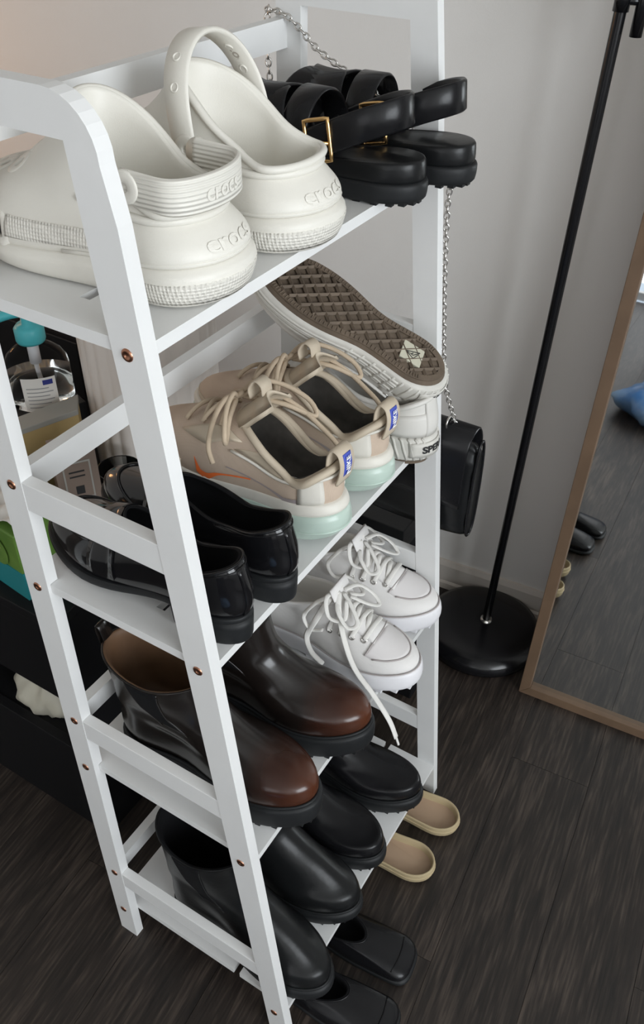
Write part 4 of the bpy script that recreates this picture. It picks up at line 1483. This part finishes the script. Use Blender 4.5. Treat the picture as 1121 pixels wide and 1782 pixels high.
# ---------------------------------------------------------------- flat shoes on the floor under the rack
def make_slipper(label, loc, rotz, side):
    t = thing('slip_on_shoe', label, 'slipper', loc, rotz, 'beige slip-on shoes')
    K = dict(wa=.005)
    up = loft([lv(.010, .244, .026, .034, [.004, .001, .001, .002, .010], **K),
               lv(.002, .252, .032, .040, [.010, .007, .006, .008, .016], **K),
               lv(.000, .254, .034, .042, [.024, .020, .018, .020, .026], **K),
               lv(.001, .253, .0345, .042, [.034, .029, .027, .029, .034], **K)], 64, 4, side)
    obj('sole', *loft_mesh(up, True, False), M['beige_rim'], t, smooth=True)
    col = up[-1]
    rings = np.array([col, shrink(col, .002, .0015), shrink(col, .004, -.001), shrink(col, .0045, -.010), shrink(col, .006, -.014)])
    obj('rim', *loft_mesh(rings, False, False), M['beige_rim'], t, smooth=True)
    obj('footbed', *loft_mesh(np.array([rings[-1], shrink(rings[-1], .004, -.001)]), False, True), M['beige_in'], t, smooth=True)
    obj('stitching', *tube(up[8] * np.array((1.005, 1, 1)), .0012, 5, closed=True), M['beige_rim'], t, smooth=True)
    # rounded vamp over the toes
    v = []; f = []
    nA, nB = 14, 15
    for i in range(nA):
        y = .135 + .112 * i / (nA - 1)
        xs = [p[0] for p in col if abs(p[1] - y) < .012] or [-.02, .02]
        x0, x1 = min(xs), max(xs)
        fade = math.sqrt(max(0.02, 1 - ((y - .150) / .103) ** 2)) if y > .15 else 1
        for j in range(nB):
            s = -1 + 2 * j / (nB - 1)
            v.append(((x0 + x1) / 2 + s * (x1 - x0) / 2 * .97, y + (.012 * (s * s) if i == 0 else 0), .029 + .026 * (1 - abs(s) ** 2.4) * fade))
    for i in range(nA - 1):
        for j in range(nB - 1): f.append((i * nB + j, i * nB + j + 1, (i + 1) * nB + j + 1, (i + 1) * nB + j))
    o = obj('vamp', v, f, M['beige_rim'], t, smooth=True)
    m = o.modifiers.new('thickness', 'SOLIDIFY'); m.thickness = .002
    return t
make_slipper('beige slip-on shoe with tan footbed on the floor beside the black shoe', (.338, -.072, .0), math.radians(4), 1)
make_slipper('beige slip-on shoe with tan footbed on the floor by the far rack leg', (.436, -.072, .0), math.radians(3), -1)

def make_flat(label, loc, rotz, side):
    t = thing('square_toe_shoe', label, 'shoe', loc, rotz, 'black square-toed shoes')
    K = dict(wa=.004, tt=.14, nt=3.2, xs=.004)
    sole = loft([lv(.002, .258, .028, .035, [.002, .001, .001, .001, .004], **K), lv(-.001, .262, .031, .038, [.005, .004, .004, .004, .008], **K), lv(0, .260, .030, .037, [.012, .010, .009, .009, .013], **K)], 64, 3, side)
    obj('sole', *loft_mesh(sole, True, True), M['blk_rubber'], t, smooth=True)
    up = loft([lv(.002, .257, .029, .035, [.011, .009, .008, .008, .012], **K), lv(.000, .258, .031, .037, [.026, .022, .018, .018, .022], **K),
               lv(.003, .246, .030, .034, [.042, .034, .028, .029, .030], **K), lv(.006, .212, .028, .028, [.050, .040, .034, .038, .040], wa=.002, tt=.2, nt=2.6), lv(.008, .180, .027, .025, [.054, .042, .037, .043, .047], wa=0, tt=.3)], 64, 4, side)
    obj('upper', *loft_mesh(up, False, False), M['blk_leather'], t, smooth=True)
    obj('topline', *tube(up[-1], .0016, 6, closed=True), M['blk_leather'], t, smooth=True)
    obj('lining', *loft_mesh(lining_rings(up[-1], .003, .016, 4), False, True), M['blk_matte'], t, smooth=True)
    bv = bvh_of(up)
    obj('toe_seam', *tube([tuple(hit(bv, (side * (.004 + s * .030), .236 - .004 * s * s, .3), (0, 0, -1), .0005)[0]) for s in np.linspace(-1, 1, 15)], .0011, 6), M['blk_leather'], t, smooth=True)
    return t
make_flat('black square-toed flat shoe on the floor between the beige pair and the other black shoe', (.158, .150, 0), B + math.radians(7), 1)
make_flat('black square-toed flat shoe on the floor beside the white rack leg', (.062, .130, 0), B + math.radians(6), -1)
# ================================================================ floor lamp
lamp = thing('floor_lamp', 'black floor lamp with a round base standing by the wall', 'lamp', (.918, .088, 0), raw=True)
obj('base', *lathe([(.001, .0), (.122, .0), (.128, .005), (.1295, .020), (.126, .030), (.110, .040), (.07, .047), (.03, .050), (.014, .052), (.001, .052)], 64), M['pole'], lamp, smooth=True)
pd = Vector((.0, -.0190, 1)).normalized()
p0 = Vector((.000, -.006, .046))
def along(s): return tuple(p0 + pd * s)
pole = obj('pole', *tube([along(0), along(.4), along(.8), along(1.2), along(1.75)], .0085, 16), M['pole'], lamp, smooth=True)
obj('collar', *tube([along(-.002), along(.010)], .0125, 20), M['silver'], pole, smooth=True)
# side joint near the top of the pole
side_r = Vector((.30, -.95, 0)).normalized()
c = Vector(along(1.180)) + side_r * .026
br = obj('reading_arm', *tube([tuple(c - Vector((0, 0, .024))), tuple(c + pd * .02), tuple(c + pd * .10), tuple(c + pd * .26 + side_r * .03), tuple(c + pd * .36 + side_r * .12)], .0085, 14), M['pole'], lamp, smooth=True)
obj('clamp', *tube([along(1.198), tuple(c + pd * .018)], .0055, 12), M['pole'], lamp, smooth=True)
obj('clamp_ring', *tube([along(1.185), along(1.217)], .0108, 18), M['pole'], lamp, smooth=True)
v, f = lathe([(.02, 0), (.05, .03), (.13, .10), (.15, .13), (.148, .13), (.125, .10), (.045, .03), (.01, .006)], 40, cap=False)
q = Vector((0, 0, 1)).rotation_difference(pd).to_matrix().to_4x4()
mm = Matrix.Translation(along(1.75)) @ q
obj('lamp_shade', [tuple(mm @ Vector(p)) for p in v], f, M['pole'], lamp, smooth=True)

# ================================================================ standing mirror
lean = math.radians(4.7)
yaw = math.radians(4.2)
MW, MH, FW, FD = .42, 1.50, .021, .024
mirror = thing('floor_mirror', 'tall standing mirror with a brown wooden frame beside the floor lamp', 'mirror', raw=True)
# local: x to the right along the bottom edge, z up the glass, y away from the viewer
ex = Vector((math.sin(yaw), -math.cos(yaw), 0))
ez = Vector((math.sin(lean) * math.cos(yaw), math.sin(lean) * math.sin(yaw), math.cos(lean)))
ey = ez.cross(ex)
o_ = Vector((.812, -.0446, .0))
mirror.matrix_world = Matrix(((ex.x, ey.x, ez.x, o_.x), (ex.y, ey.y, ez.y, o_.y), (ex.z, ey.z, ez.z, o_.z), (0, 0, 0, 1)))
def fr(poly): return obj('frame_bar', *prism(poly, 'y', 0, FD), M['frame_wood'], mirror, bevel=.0012)
fr([(0, 0), (MW, 0), (MW - FW, FW), (FW, FW)])
fr([(0, MH), (FW, MH - FW), (MW - FW, MH - FW), (MW, MH)])
fr([(0, 0), (FW, FW), (FW, MH - FW), (0, MH)])
fr([(MW, 0), (MW, MH), (MW - FW, MH - FW), (MW - FW, FW)])
obj('glass', *box(FW - .003, MW - FW + .003, .0115, .0145, FW - .003, MH - FW + .003), M['glass_mirror'], mirror)
obj('backing', *box(.004, MW - .004, .015, FD - .001, .004, MH - .004), M['frame_wood'], mirror)
obj('rear_stand', *tube([(MW / 2, FD + .002, .95), (MW / 2, FD + .020, .80), (MW / 2, .185, .017)], .010, 8), M['frame_wood'], mirror, smooth=True)

# ================================================================ wall outlet
ot = thing('wall_outlet', 'white double wall outlet with a black plug in its lower socket', 'outlet', rm(0, .838, .340), RZ, raw=True)
v, f = prism([(a * .041, b * .064) for a, b in ((-1, -.95), (-.95, -1), (.95, -1), (1, -.95), (1, .95), (.95, 1), (-.95, 1), (-1, .95))], 'x', -.007, 0)
obj('cover_plate', v, f, M['plate_white'], ot, bevel=.002)
for zz in (.0205, -.0205):
    v, f = prism([(.017 * math.cos(2 * PI * k / 20), zz + .0145 * math.sin(2 * PI * k / 20)) for k in range(20)], 'x', -.0095, -.006)
    s_ = obj('socket', v, f, M['plate_white'], ot, bevel=.0006)
    for yy in (-.006, .006): obj('slot', *box(-.0098, -.0090, yy - .001, yy + .001, zz + .001, zz + .008), M['ink'], s_)
    obj('slot', *box(-.0098, -.0090, -.0022, .0022, zz - .008, zz - .0045), M['ink'], s_)
plug = thing('power_plug', 'black power plug pushed into the wall outlet', 'plug', rm(-.0096, .838, .3195), RZ, raw=True)
obj('plug_body', *prism([(.017 * math.cos(2 * PI * k / 20), .014 * math.sin(2 * PI * k / 20)) for k in range(20)], 'x', -.024, 0), M['blk_rubber'], plug, bevel=.003)
obj('cord', *tube(spline([(-.022, 0, -.004), (-.036, 0, -.02), (-.036, .01, -.12), (-.02, .02, -.29), (-.10, .16, -.3155)], 24), .003, 8), M['blk_rubber'], plug, smooth=True)

# ================================================================ chain-strap bag hung on the far side frame
bag = thing('shoulder_bag', 'black leather shoulder bag hanging by its metal chain from the rack', 'bag', (.548, .135, .588), raw=True)
# body: soft pouch, axis along y, seen from its end
def pouch(nu=22, nv=30):
    rows = []
    for i in range(nu):
        s = i / (nu - 1)
        y = -.104 + .208 * s
        e = (1 - abs(2 * s - 1) ** 3.2) ** .45
        e = max(e, .02)
        r = []
        for k in range(nv):
            a = 2 * PI * k / nv
            ca_, sa_ = math.cos(a), math.sin(a)
            xx = .028 * np.sign(ca_) * abs(ca_) ** .7 * (.55 + .45 * e) * (1 - .30 * max(0, sa_))
            zz = .092 + .092 * np.sign(sa_) * abs(sa_) ** .62 * (.90 + .10 * e)
            zz -= .018 * max(0, sa_) * abs(2 * s - 1) ** 2
            yy = y
            r.append((xx + .002 * math.sin(9 * a + 5 * s), yy, zz))
        rows.append(r)
    return np.array(rows)
pp = pouch()
v, f = loft_mesh(pp, True, True)
obj('body', v, f, M['blk_soft'], bag, smooth=True)
# end gusset: a flat leather panel with piped edges
for s, yy in ((-1, -.105), (1, .105)):
    out = []
    for k in range(24):
        a = 2 * PI * k / 24
        out.append((.0165 * np.sign(math.cos(a)) * abs(math.cos(a)) ** .7 * (1 - .3 * max(0, math.sin(a))), .089 + .084 * np.sign(math.sin(a)) * abs(math.sin(a)) ** .62))
    obj('piping', *tube([(x * 1.0, yy - .001 * s, z) for x, z in out], .0022, 7, closed=True), M['blk_leather'], bag, smooth=True)
# flap folded over the near side
fp = []
for k in range(17):
    a = PI * (.05 + .95 * k / 16)
    fp.append((.036 * math.cos(a), 0, .178 + .020 * math.sin(a)) if k < 15 else (-.036, 0, .178 - .03 * (k - 14)))
fpts = spline([(.026, 0, .135), (.026, 0, .162), (.012, 0, .185), (-.012, 0, .185), (-.028, 0, .166), (-.0315, 0, .115), (-.0315, 0, .070)], 26)
obj('flap', *strip(fpts, (0, 1, 0), .190, .0035), M['blk_leather'], bag, smooth=True)
# chain: individual links strung along a path (world coordinates relative to the bag)
def chain(path, n, name):
    P = spline(path, 400)
    d = np.concatenate([[0], np.cumsum(np.linalg.norm(np.diff(P, axis=0), axis=1))])
    tot = d[-1]
    mb = MB()
    s = np.linspace(0, tot, n)
    for i, x in enumerate(s):
        p = np.array([np.interp(x, d, P[:, k]) for k in range(3)])
        q = np.array([np.interp(min(x + .003, tot), d, P[:, k]) for k in range(3)]) - np.array([np.interp(max(x - .003, 0), d, P[:, k]) for k in range(3)])
        q /= np.linalg.norm(q)
        a = np.array((.3, .6, .74)); a -= q * a.dot(q); a /= np.linalg.norm(a)
        b = np.cross(q, a)
        ang = (PI / 2 if i % 2 else 0) + .5
        w = a * math.cos(ang) + b * math.sin(ang)
        pts = [p + q * .0046 * math.cos(2 * PI * k / 10) + w * .0030 * math.sin(2 * PI * k / 10) for k in range(10)]
        mb.add(*tube(pts, .00105, 5, closed=True))
    return mb.build(name, M['silver'], bag, smooth=True)
O = np.array((.548, .135, .588))
front = np.array([place(*p) for p in [(.478, .238, 1.2795), (.476, .2165, 1.278), (.478, .196, 1.264), (.477, .168, 1.243), (.476, .100, 1.212), (.474, .056, 1.182), (.474, .018, 1.160), (.484, .0145, 1.145), (.503, .0165, 1.128), (.508, .0225, 1.090), (.509, .024, 1.03), (.510, .024, .96), (.516, .022, .86), (.535, .012, .785)]]) - O
tag(chain(front.tolist(), 92, 'chain'), kind='stuff')
back = np.array([place(*p) for p in [(.478, .238, 1.2795), (.476, .2405, 1.262), (.474, .2405, 1.230), (.473, .2400, 1.19), (.4725, .2420, 1.10), (.4725, .262, .98), (.500, .262, .86), (.530, .15, .785)]]) - O
tag(chain(back.tolist(), 76, 'chain'), kind='stuff')
for y_ in (-.054, .075):
    obj('chain_ring', *torus((-.006, y_, .190), .009, .0016, (0, 1, 0), 16, 6), M['silver'], bag, smooth=True)

# ================================================================ boxes on the floor behind the rack's far end
def carton(name, label, cat, c, dims, rz, mt, extra=None):
    t = thing(name, label, cat, c, rz)
    w, d, h = dims
    obj('body', *box(-w / 2, w / 2, -d / 2, d / 2, 0, h), mt, t, bevel=.002)
    if extra: extra(t, w, d, h)
    return t
def lid_line(t, w, d, h):
    obj('lid', *box(-w / 2 - .003, w / 2 + .003, -d / 2 - .003, d / 2 + .003, h - .05, h + .003), M['blk_soft'], t, bevel=.002)
carton('storage_box', 'tall plain black box on the floor behind the far rack legs', 'box', (.72, .290, 0), (.15, .19, .44), 0, M['blk_matte'], lid_line)
def gold_leaves(t, w, d, h):
    rr = random.Random(3)
    for face in (0, 1):
        for k in range(16):
            u, z = rr.uniform(-.5, .5), rr.uniform(.06, h - .02)
            a = rr.uniform(0, PI)
            pts = []
            for i in range(10):
                s = 2 * PI * i / 10
                lx, lz = .016 * math.cos(s), .0055 * math.sin(s)
                pts.append((lx * math.cos(a) - lz * math.sin(a), lx * math.sin(a) + lz * math.cos(a)))
            if face == 0: v = [(-w / 2 - .0008, u * d + p[0], z + p[1]) for p in pts]
            else: v = [(u * w + p[0], -d / 2 - .0008, z + p[1]) for p in pts]
            obj('leaf_print', v, [tuple(range(10))], M['yel2'] if k % 3 else M['gold'], t)
carton('patterned_box', 'black box printed with gold leaves on the floor beside the tall black box', 'box', (.668, .168, 0), (.03, .050, .355), 0, M['blk_matte'], gold_leaves)

# ================================================================ black cabinet and the things on it
CX0, CX1, CY0, CY1, CZ = .110, .62, .455, 1.75, zm(.560)
cab = thing('storage_cabinet', 'low black open-fronted cabinet behind the white rack', 'cabinet', ((CX0 + CX1) / 2, (CY0 + CY1) / 2, 0), raw=True)
ox, oy = (CX0 + CX1) / 2, (CY0 + CY1) / 2
def cb(nm, a, b, c_, d, e, g): obj(nm, *box(a - ox, b - ox, c_ - oy, d - oy, e, g), M['cab'], cab, bevel=.0015)
cb('top', CX0 - .004, CX1, CY0, CY1, CZ - .018, CZ)
cb('side_panel', CX0 + .004, CX1, CY0 + .002, CY0 + .020, 0, CZ - .018)
cb('side_panel', CX0 + .004, CX1, CY1 - .020, CY1 - .002, 0, CZ - .018)
cb('divider', CX0 + .006, CX1, 1.09, 1.108, 0.20, CZ - .018)
cb('back_panel', CX1 - .012, CX1 - .002, CY0 + .02, CY1 - .02, 0, CZ - .018)
cb('drawer_front', CX0, CX0 + .018, CY0 + .003, 1.098, .362, CZ - .021)
cb('drawer_front', CX0, CX0 + .018, 1.100, CY1 - .003, .362, CZ - .021)
cb('shelf', CX0 + .006, CX1 - .012, CY0 + .02, CY1 - .02, .205, .222)
cb('base_board', CX0 + .002, CX0 + .020, CY0 + .003, CY1 - .003, .0, .228)

CO = .560
def zo(z): return float(np.interp(z, ZN, ZO))
# crumpled cream bag in the open bay
def crumple(name, label, cat, c, rx, ry, h, mt, seed, open_top=True):
    t = thing(name, label, cat, c)
    r2 = np.random.default_rng(seed)
    ph = r2.uniform(0, 6.28, 24)
    nu, nv = 18, 40
    rows = []
    for i in range(nu):
        s = i / (nu - 1)
        r = []
        for k in range(nv):
            a = 2 * PI * k / nv
            bul = .80 + .35 * math.sin(PI * min(1, s * 1.15)) - .18 * s
            wob = 1 + .07 * math.sin(5 * a + ph[0] + 4 * s) + .05 * math.sin(11 * a + ph[1] - 6 * s) + .035 * math.sin(17 * a + ph[2] + 9 * s)
            r.append((rx * bul * wob * math.cos(a), ry * bul * wob * math.sin(a), h * s * (1 + .08 * math.sin(3 * a + ph[3])) + .004 * math.sin(9 * a + ph[4])* s))
        rows.append(r)
    A = np.array(rows)
    obj('bag_body', *loft_mesh(A, True, not open_top), mt, t, smooth=True)
    if open_top:
        B_ = A[-1].copy()
        rings = [B_]
        for k in range(1, 6):
            q = B_.copy(); q[:, :2] *= 1 - .06 * k; q[:, 2] -= h * .12 * k
            rings.append(q)
        obj('bag_inside', *loft_mesh(np.array(rings), False, True), mt, t, smooth=True)
        obj('bag_rim', *tube(B_, .0022, 6, closed=True), mt, t, smooth=True)
    return t
crumple('plastic_bag', 'crumpled cream bag tucked in the open bay of the black cabinet', 'bag', (.168, .592, zo(.222)), .044, .066, .088, M['bagplastic'], 5)
hd = thing('notepad', 'pale grey notepad lying in the open bay of the black cabinet', 'notepad', (.20, .84, zo(.222)), .15)
obj('cover', *box(-.06, .06, -.09, .09, .006, .008), M['paper'], hd)
obj('pages', *box(-.059, .059, -.089, .089, 0, .006), M['paper'], hd)
cl = thing('hair_clip', 'dark hair clip resting on the pale grey notepad', 'clip', (.165, .80, zo(.2305)), .6)
for sg in (-1, 1):
    pts = spline([(-.03, sg * .004, .012), (-.012, sg * .016, .020), (.012, sg * .017, .018), (.032, sg * .006, .004)], 14)
    obj('jaw', *strip(pts, (0, .3 * sg, 1), .012, .003), M['blk_rubber'], cl, smooth=True)
    for k in (3, 6, 9, 12): obj('tooth', *tube([tuple(pts[k]), (pts[k][0], pts[k][1] * .4, .001)], .0014, 6), M['blk_rubber'], cl)

# green and teal carton at the front of the cabinet top
def green_extra(t, w, d, h):
    obj('teal_panel', *box(-w / 2 - .0012, w / 2 + .0012, -d / 2 - .0012, d / 2 + .0012, .0, h * .42), M['tealbox'], t)
    for dy in (-.030, .022):
        obj('green_print', [(-w / 2 - .0022, dy + .022 * math.cos(2 * PI * k / 18), h * .62 + .026 * math.sin(2 * PI * k / 18)) for k in range(18)], [tuple(range(17, -1, -1))], M['green'], t)
        obj('yellow_print', [(-w / 2 - .0028, dy + .010 * math.cos(2 * PI * k / 14), h * .70 + .005 * math.sin(2 * PI * k / 14)) for k in range(14)], [tuple(range(13, -1, -1))], M['yel2'], t)
    obj('teal_bar', *box(-w / 2 - .0030, -w / 2 - .0016, -.006, .000, 0, h), M['tealbox'], t)
carton('snack_carton', 'green and teal printed carton on the black cabinet', 'carton', (.172, .555, CO), (.09, .150, .118), math.radians(-6), M['green'], green_extra)
pl = thing('folded_wrap', 'crumpled clear plastic wrap on top of the green carton', 'plastic wrap', (.172, .555, CO + .120))
rows = []
for i in range(14):
    rows.append([(-.045 + .09 * i / 13, -.075 + .15 * k / 17, .006 + .010 * (math.sin(i * 1.3 + k) + math.cos(k * .9 - i * .7)) * .5 + .010 * math.sin(PI * k / 17)) for k in range(18)])
v = [p for r in rows for p in r]
f = [(i * 18 + k, i * 18 + k + 1, (i + 1) * 18 + k + 1, (i + 1) * 18 + k) for i in range(13) for k in range(17)]
o = obj('sheet', v, f, M['paper'], pl, smooth=True)
mo = o.modifiers.new('thickness', 'SOLIDIFY'); mo.thickness = .0012

# manila box with a grey lid, sanitiser bottle behind it
qd = [(.262, .641), (.352, .608), (.384, .639), (.288, .669)]
mbx = thing('file_box', 'manila card box with a grey lid on the black cabinet', 'box', (.322, .640, zm(CO)), raw=True)
loc2 = [(a - .322, b - .640) for a, b in qd]
v, f = prism(loc2, 'z', 0, .160); obj('body', v, f, M['yellow'], mbx, bevel=.001)
v, f = prism([(a * 1.02, b * 1.02) for a, b in loc2], 'z', .158, .167); obj('lid', v, f, M['greycard'], mbx, bevel=.001)

bot = thing('pump_bottle', 'clear sanitizer pump bottle with a teal cap and white label', 'bottle', (.372, .704, .690), raw=True)
bot.scale = (1, 1, .92)
def oval(prof, n=40, ax=1.0, ay=.72): 
    v, f = lathe(prof, n)
    return [(p[0] * ax, p[1] * ay, p[2]) for p in v], f
BR = math.radians(-42)
bot.rotation_euler = (0, 0, BR)
obj('bottle_body', *oval([(.004, .001), (.044, .0), (.049, .004), (.050, .012), (.050, .070), (.048, .084), (.041, .098), (.029, .109), (.019, .115), (.0155, .117), (.0155, .124)]), M['clear'], bot, smooth=True)
obj('liquid', *oval([(.004, .003), (.0475, .003), (.0482, .012), (.0482, .060), (.004, .060)]), M['gel'], bot, smooth=True)
cp = obj('pump_collar', *lathe([(.001, .118), (.021, .118), (.0225, .122), (.0225, .142), (.018, .148), (.010, .150), (.009, .162), (.001, .162)], 30), M['teal'], bot, smooth=True)
obj('pump_head', *tube(spline([(.012, 0, .166), (0, 0, .169), (-.02, 0, .169), (-.044, 0, .163), (-.050, 0, .156)], 14), .008, 12), M['teal'], bot, smooth=True)
obj('dip_tube', *tube([(0, 0, .118), (0, 0, .07), (.004, 0, .012)], .0035, 10), M['plate_white'], bot, smooth=True)
obj('pump_cylinder', *tube([(0, 0, .122), (0, 0, .078)], .0085, 14), M['plate_white'], bot, smooth=True)
lab = []; lf_ = []
na = 15
for i in range(2):
    for k in range(na):
        a = -PI / 2 - .55 + 1.05 * k / (na - 1)
        lab.append((.0512 * math.cos(a), .0512 * .72 * math.sin(a) - .0004, .006 + .062 * i))
lf_ = [(k, k + 1, na + k + 1, na + k) for k in range(na - 1)]
lb = obj('bottle_label', lab, lf_, M['paper'], bot, smooth=True)
def on_label(a0, a1, z0, z1, mt, nm):
    v = []
    for z in (z0, z1):
        for k in range(6):
            a = -PI / 2 + a0 + (a1 - a0) * k / 5
            v.append((.0517 * math.cos(a), .0517 * .72 * math.sin(a) - .0008, z))
    obj(nm, v, [(k, k + 1, 7 + k, 6 + k) for k in range(5)], mt, lb)
on_label(.10, .40, .055, .064, M['navy'], 'brand_patch')
for i in range(6): on_label(-.42, .25 + .12 * (i % 2), .048 - .0072 * i, .0498 - .0072 * i, M['grey_print'], 'text_line')
bh = .690 - zm(CO)
st_ = thing('gift_box', 'small black lidded box standing under the pump bottle', 'box', (.372, .704, zm(CO)), math.radians(-20), raw=True)
obj('body', *box(-.050, .050, -.038, .038, 0, bh - .030), M['cab'], st_, bevel=.001)
obj('lid', *box(-.052, .052, -.040, .040, bh - .034, bh), M['cab'], st_, bevel=.001)

# black bag leaning at the back of the cabinet top
bk = thing('document_case', 'black upright document case standing on the cabinet behind the bottle', 'case', (.545, .93, CO))
obj('case_body', *box(-.045, .045, -.20, .20, 0, .165), M['blk_matte'], bk, bevel=.006)
obj('case_flap', *box(-.049, -.045, -.19, .19, .05, .160), M['cab'], bk, bevel=.001)

# fluted white planter with a leafy plant
pt = thing('planter', 'tall fluted white planter holding a leafy plant behind the rack', 'planter', (.482, .548, CO))
NF = 26
rows = []
for z, r in ((0, .098), (.004, .102), (.05, .103), (.16, .104), (.27, .105), (.345, .106), (.352, .104), (.350, .098), (.30, .096), (.29, .02)):
    rr = []
    for k in range(NF * 8):
        a = 2 * PI * k / (NF * 8)
        fl_ = .0035 * abs(math.cos(a * NF / 2)) if r > .1 else 0
        rr.append(((r + fl_) * math.cos(a), (r + fl_) * math.sin(a), z))
    rows.append(rr)
obj('pot', *loft_mesh(np.array(rows)[:, ::-1, :], True, False), M['fluted'], pt, smooth=True)
obj('soil', *lathe([(.0955, .288), (.0955, .305), (.05, .312), (.001, .312)], 40), M['dry'], pt, smooth=True)
def leaf(name, base, tip, droop, w, mt):
    b, e = Vector(base), Vector(tip)
    n = 12
    side_v = (e - b).cross(Vector((0, 0, 1)))
    side_v = side_v.normalized() if side_v.length > 1e-4 else Vector((1, 0, 0))
    v = []; f = []
    for i in range(n):
        s = i / (n - 1)
        p = b.lerp(e, s) + Vector((0, 0, droop * math.sin(PI * s)))
        wd = w * (math.sin(PI * min(1, .06 + s * .94)) ** .8 if s < 1 else 0) + .0006
        for k in (-1, 0, 1): v.append(tuple(p + side_v * wd * k + Vector((0, 0, .006 * abs(k)))))
    for i in range(n - 1):
        for k in (0, 1): f.append((i * 3 + k, i * 3 + k + 1, (i + 1) * 3 + k + 1, (i + 1) * 3 + k))
    o = obj(name, v, f, mt, pt, smooth=True)
    mo = o.modifiers.new('thickness', 'SOLIDIFY'); mo.thickness = .0008
    return o
obj('stem', *tube(spline([(0, 0, .30), (.01, .01, .36), (-.01, .03, .42)], 10), .004, 8), M['leaf'], pt, smooth=True)
leaf('leaf', (-.01, .03, .40), (-.095, .125, .345), .05, .026, M['leaf'])
leaf('leaf', (-.01, .03, .40), (-.03, .15, .40), .05, .026, M['leaf'])
leaf('leaf', (.0, .02, .40), (.09, .06, .40), .05, .024, M['leaf'])
leaf('leaf', (.0, .02, .36), (.112, -.085, .325), .055, .010, M['dry'])
leaf('leaf', (.0, .0, .35), (.100, -.098, .318), .06, .006, M['dry'])

# small printed carton and a drinking glass on the cabinet
pc = thing('perfume_carton', 'small pale carton with a framed label beside the black loafers', 'carton', (.262, .500, CO + .085), math.radians(-34))
obj('body', *box(-.030, .030, -.024, .024, 0, .092), M['kraft'], pc, bevel=.001)
obj('label_frame', *box(-.020, .020, -.0252, -.0242, .012, .078), M['greycard'], pc)
obj('label_panel', *box(-.0175, .0175, -.0258, -.0250, .015, .075), M['kraft'], pc)
obj('label_mark', *box(-.006, .006, -.0263, -.0256, .022, .036), M['ink'], pc)
for i in range(2): obj('text_line', *box(-.012, .010, -.0263, -.0256, .060 - .008 * i, .0625 - .008 * i), M['ink'], pc)
sb = thing('jewelry_box', 'flat dark box under the small pale carton', 'box', (.262, .500, CO), math.radians(-34))
obj('base', *box(-.045, .045, -.034, .034, 0, .066), M['cab'], sb, bevel=.001)
obj('lid', *box(-.046, .046, -.035, .035, .066, zm(CO + .085) - zm(CO)), M['cab'], sb, bevel=.001)
gl = thing('drinking_glass', 'clear drinking glass standing beside the small pale carton', 'glass', (.330, .490, CO))
obj('wall', *lathe([(.001, 0), (.028, 0), (.030, .004), (.034, .098), (.032, .098), (.028, .008), (.001, .008)], 30), M['clear'], gl, smooth=True)
obj('rim', *torus((0, 0, .098), .033, .001, n=30, m=6), M['clear'], gl, smooth=True)

# ================================================================ what the mirror sees further back in the room
crumple('plastic_sack', 'blue and clear plastic sack lying on the floor of the room', 'sack', (-.86, -.27, 0), .17, .20, .13, M['blueplastic'], 9, False)
ch = thing('armchair', 'dark grey upholstered armchair further back in the room', 'armchair', (-1.75, -.62, 0), .35)
obj('seat', *box(-.32, .32, -.34, .34, .16, .42), M['linen'], ch, bevel=.03)
obj('backrest', *box(-.40, -.28, -.36, .36, .16, .82), M['linen'], ch, bevel=.03)
for sg in (-1, 1):
    obj('armrest', *box(-.36, .34, sg * .37 - .05, sg * .37 + .05, .16, .60), M['linen'], ch, bevel=.02)
    for sx in (-1, 1): obj('leg', *tube([(sx * .28, sg * .33, 0), (sx * .26, sg * .31, .16)], .014, 10), M['silver'], ch, smooth=True)
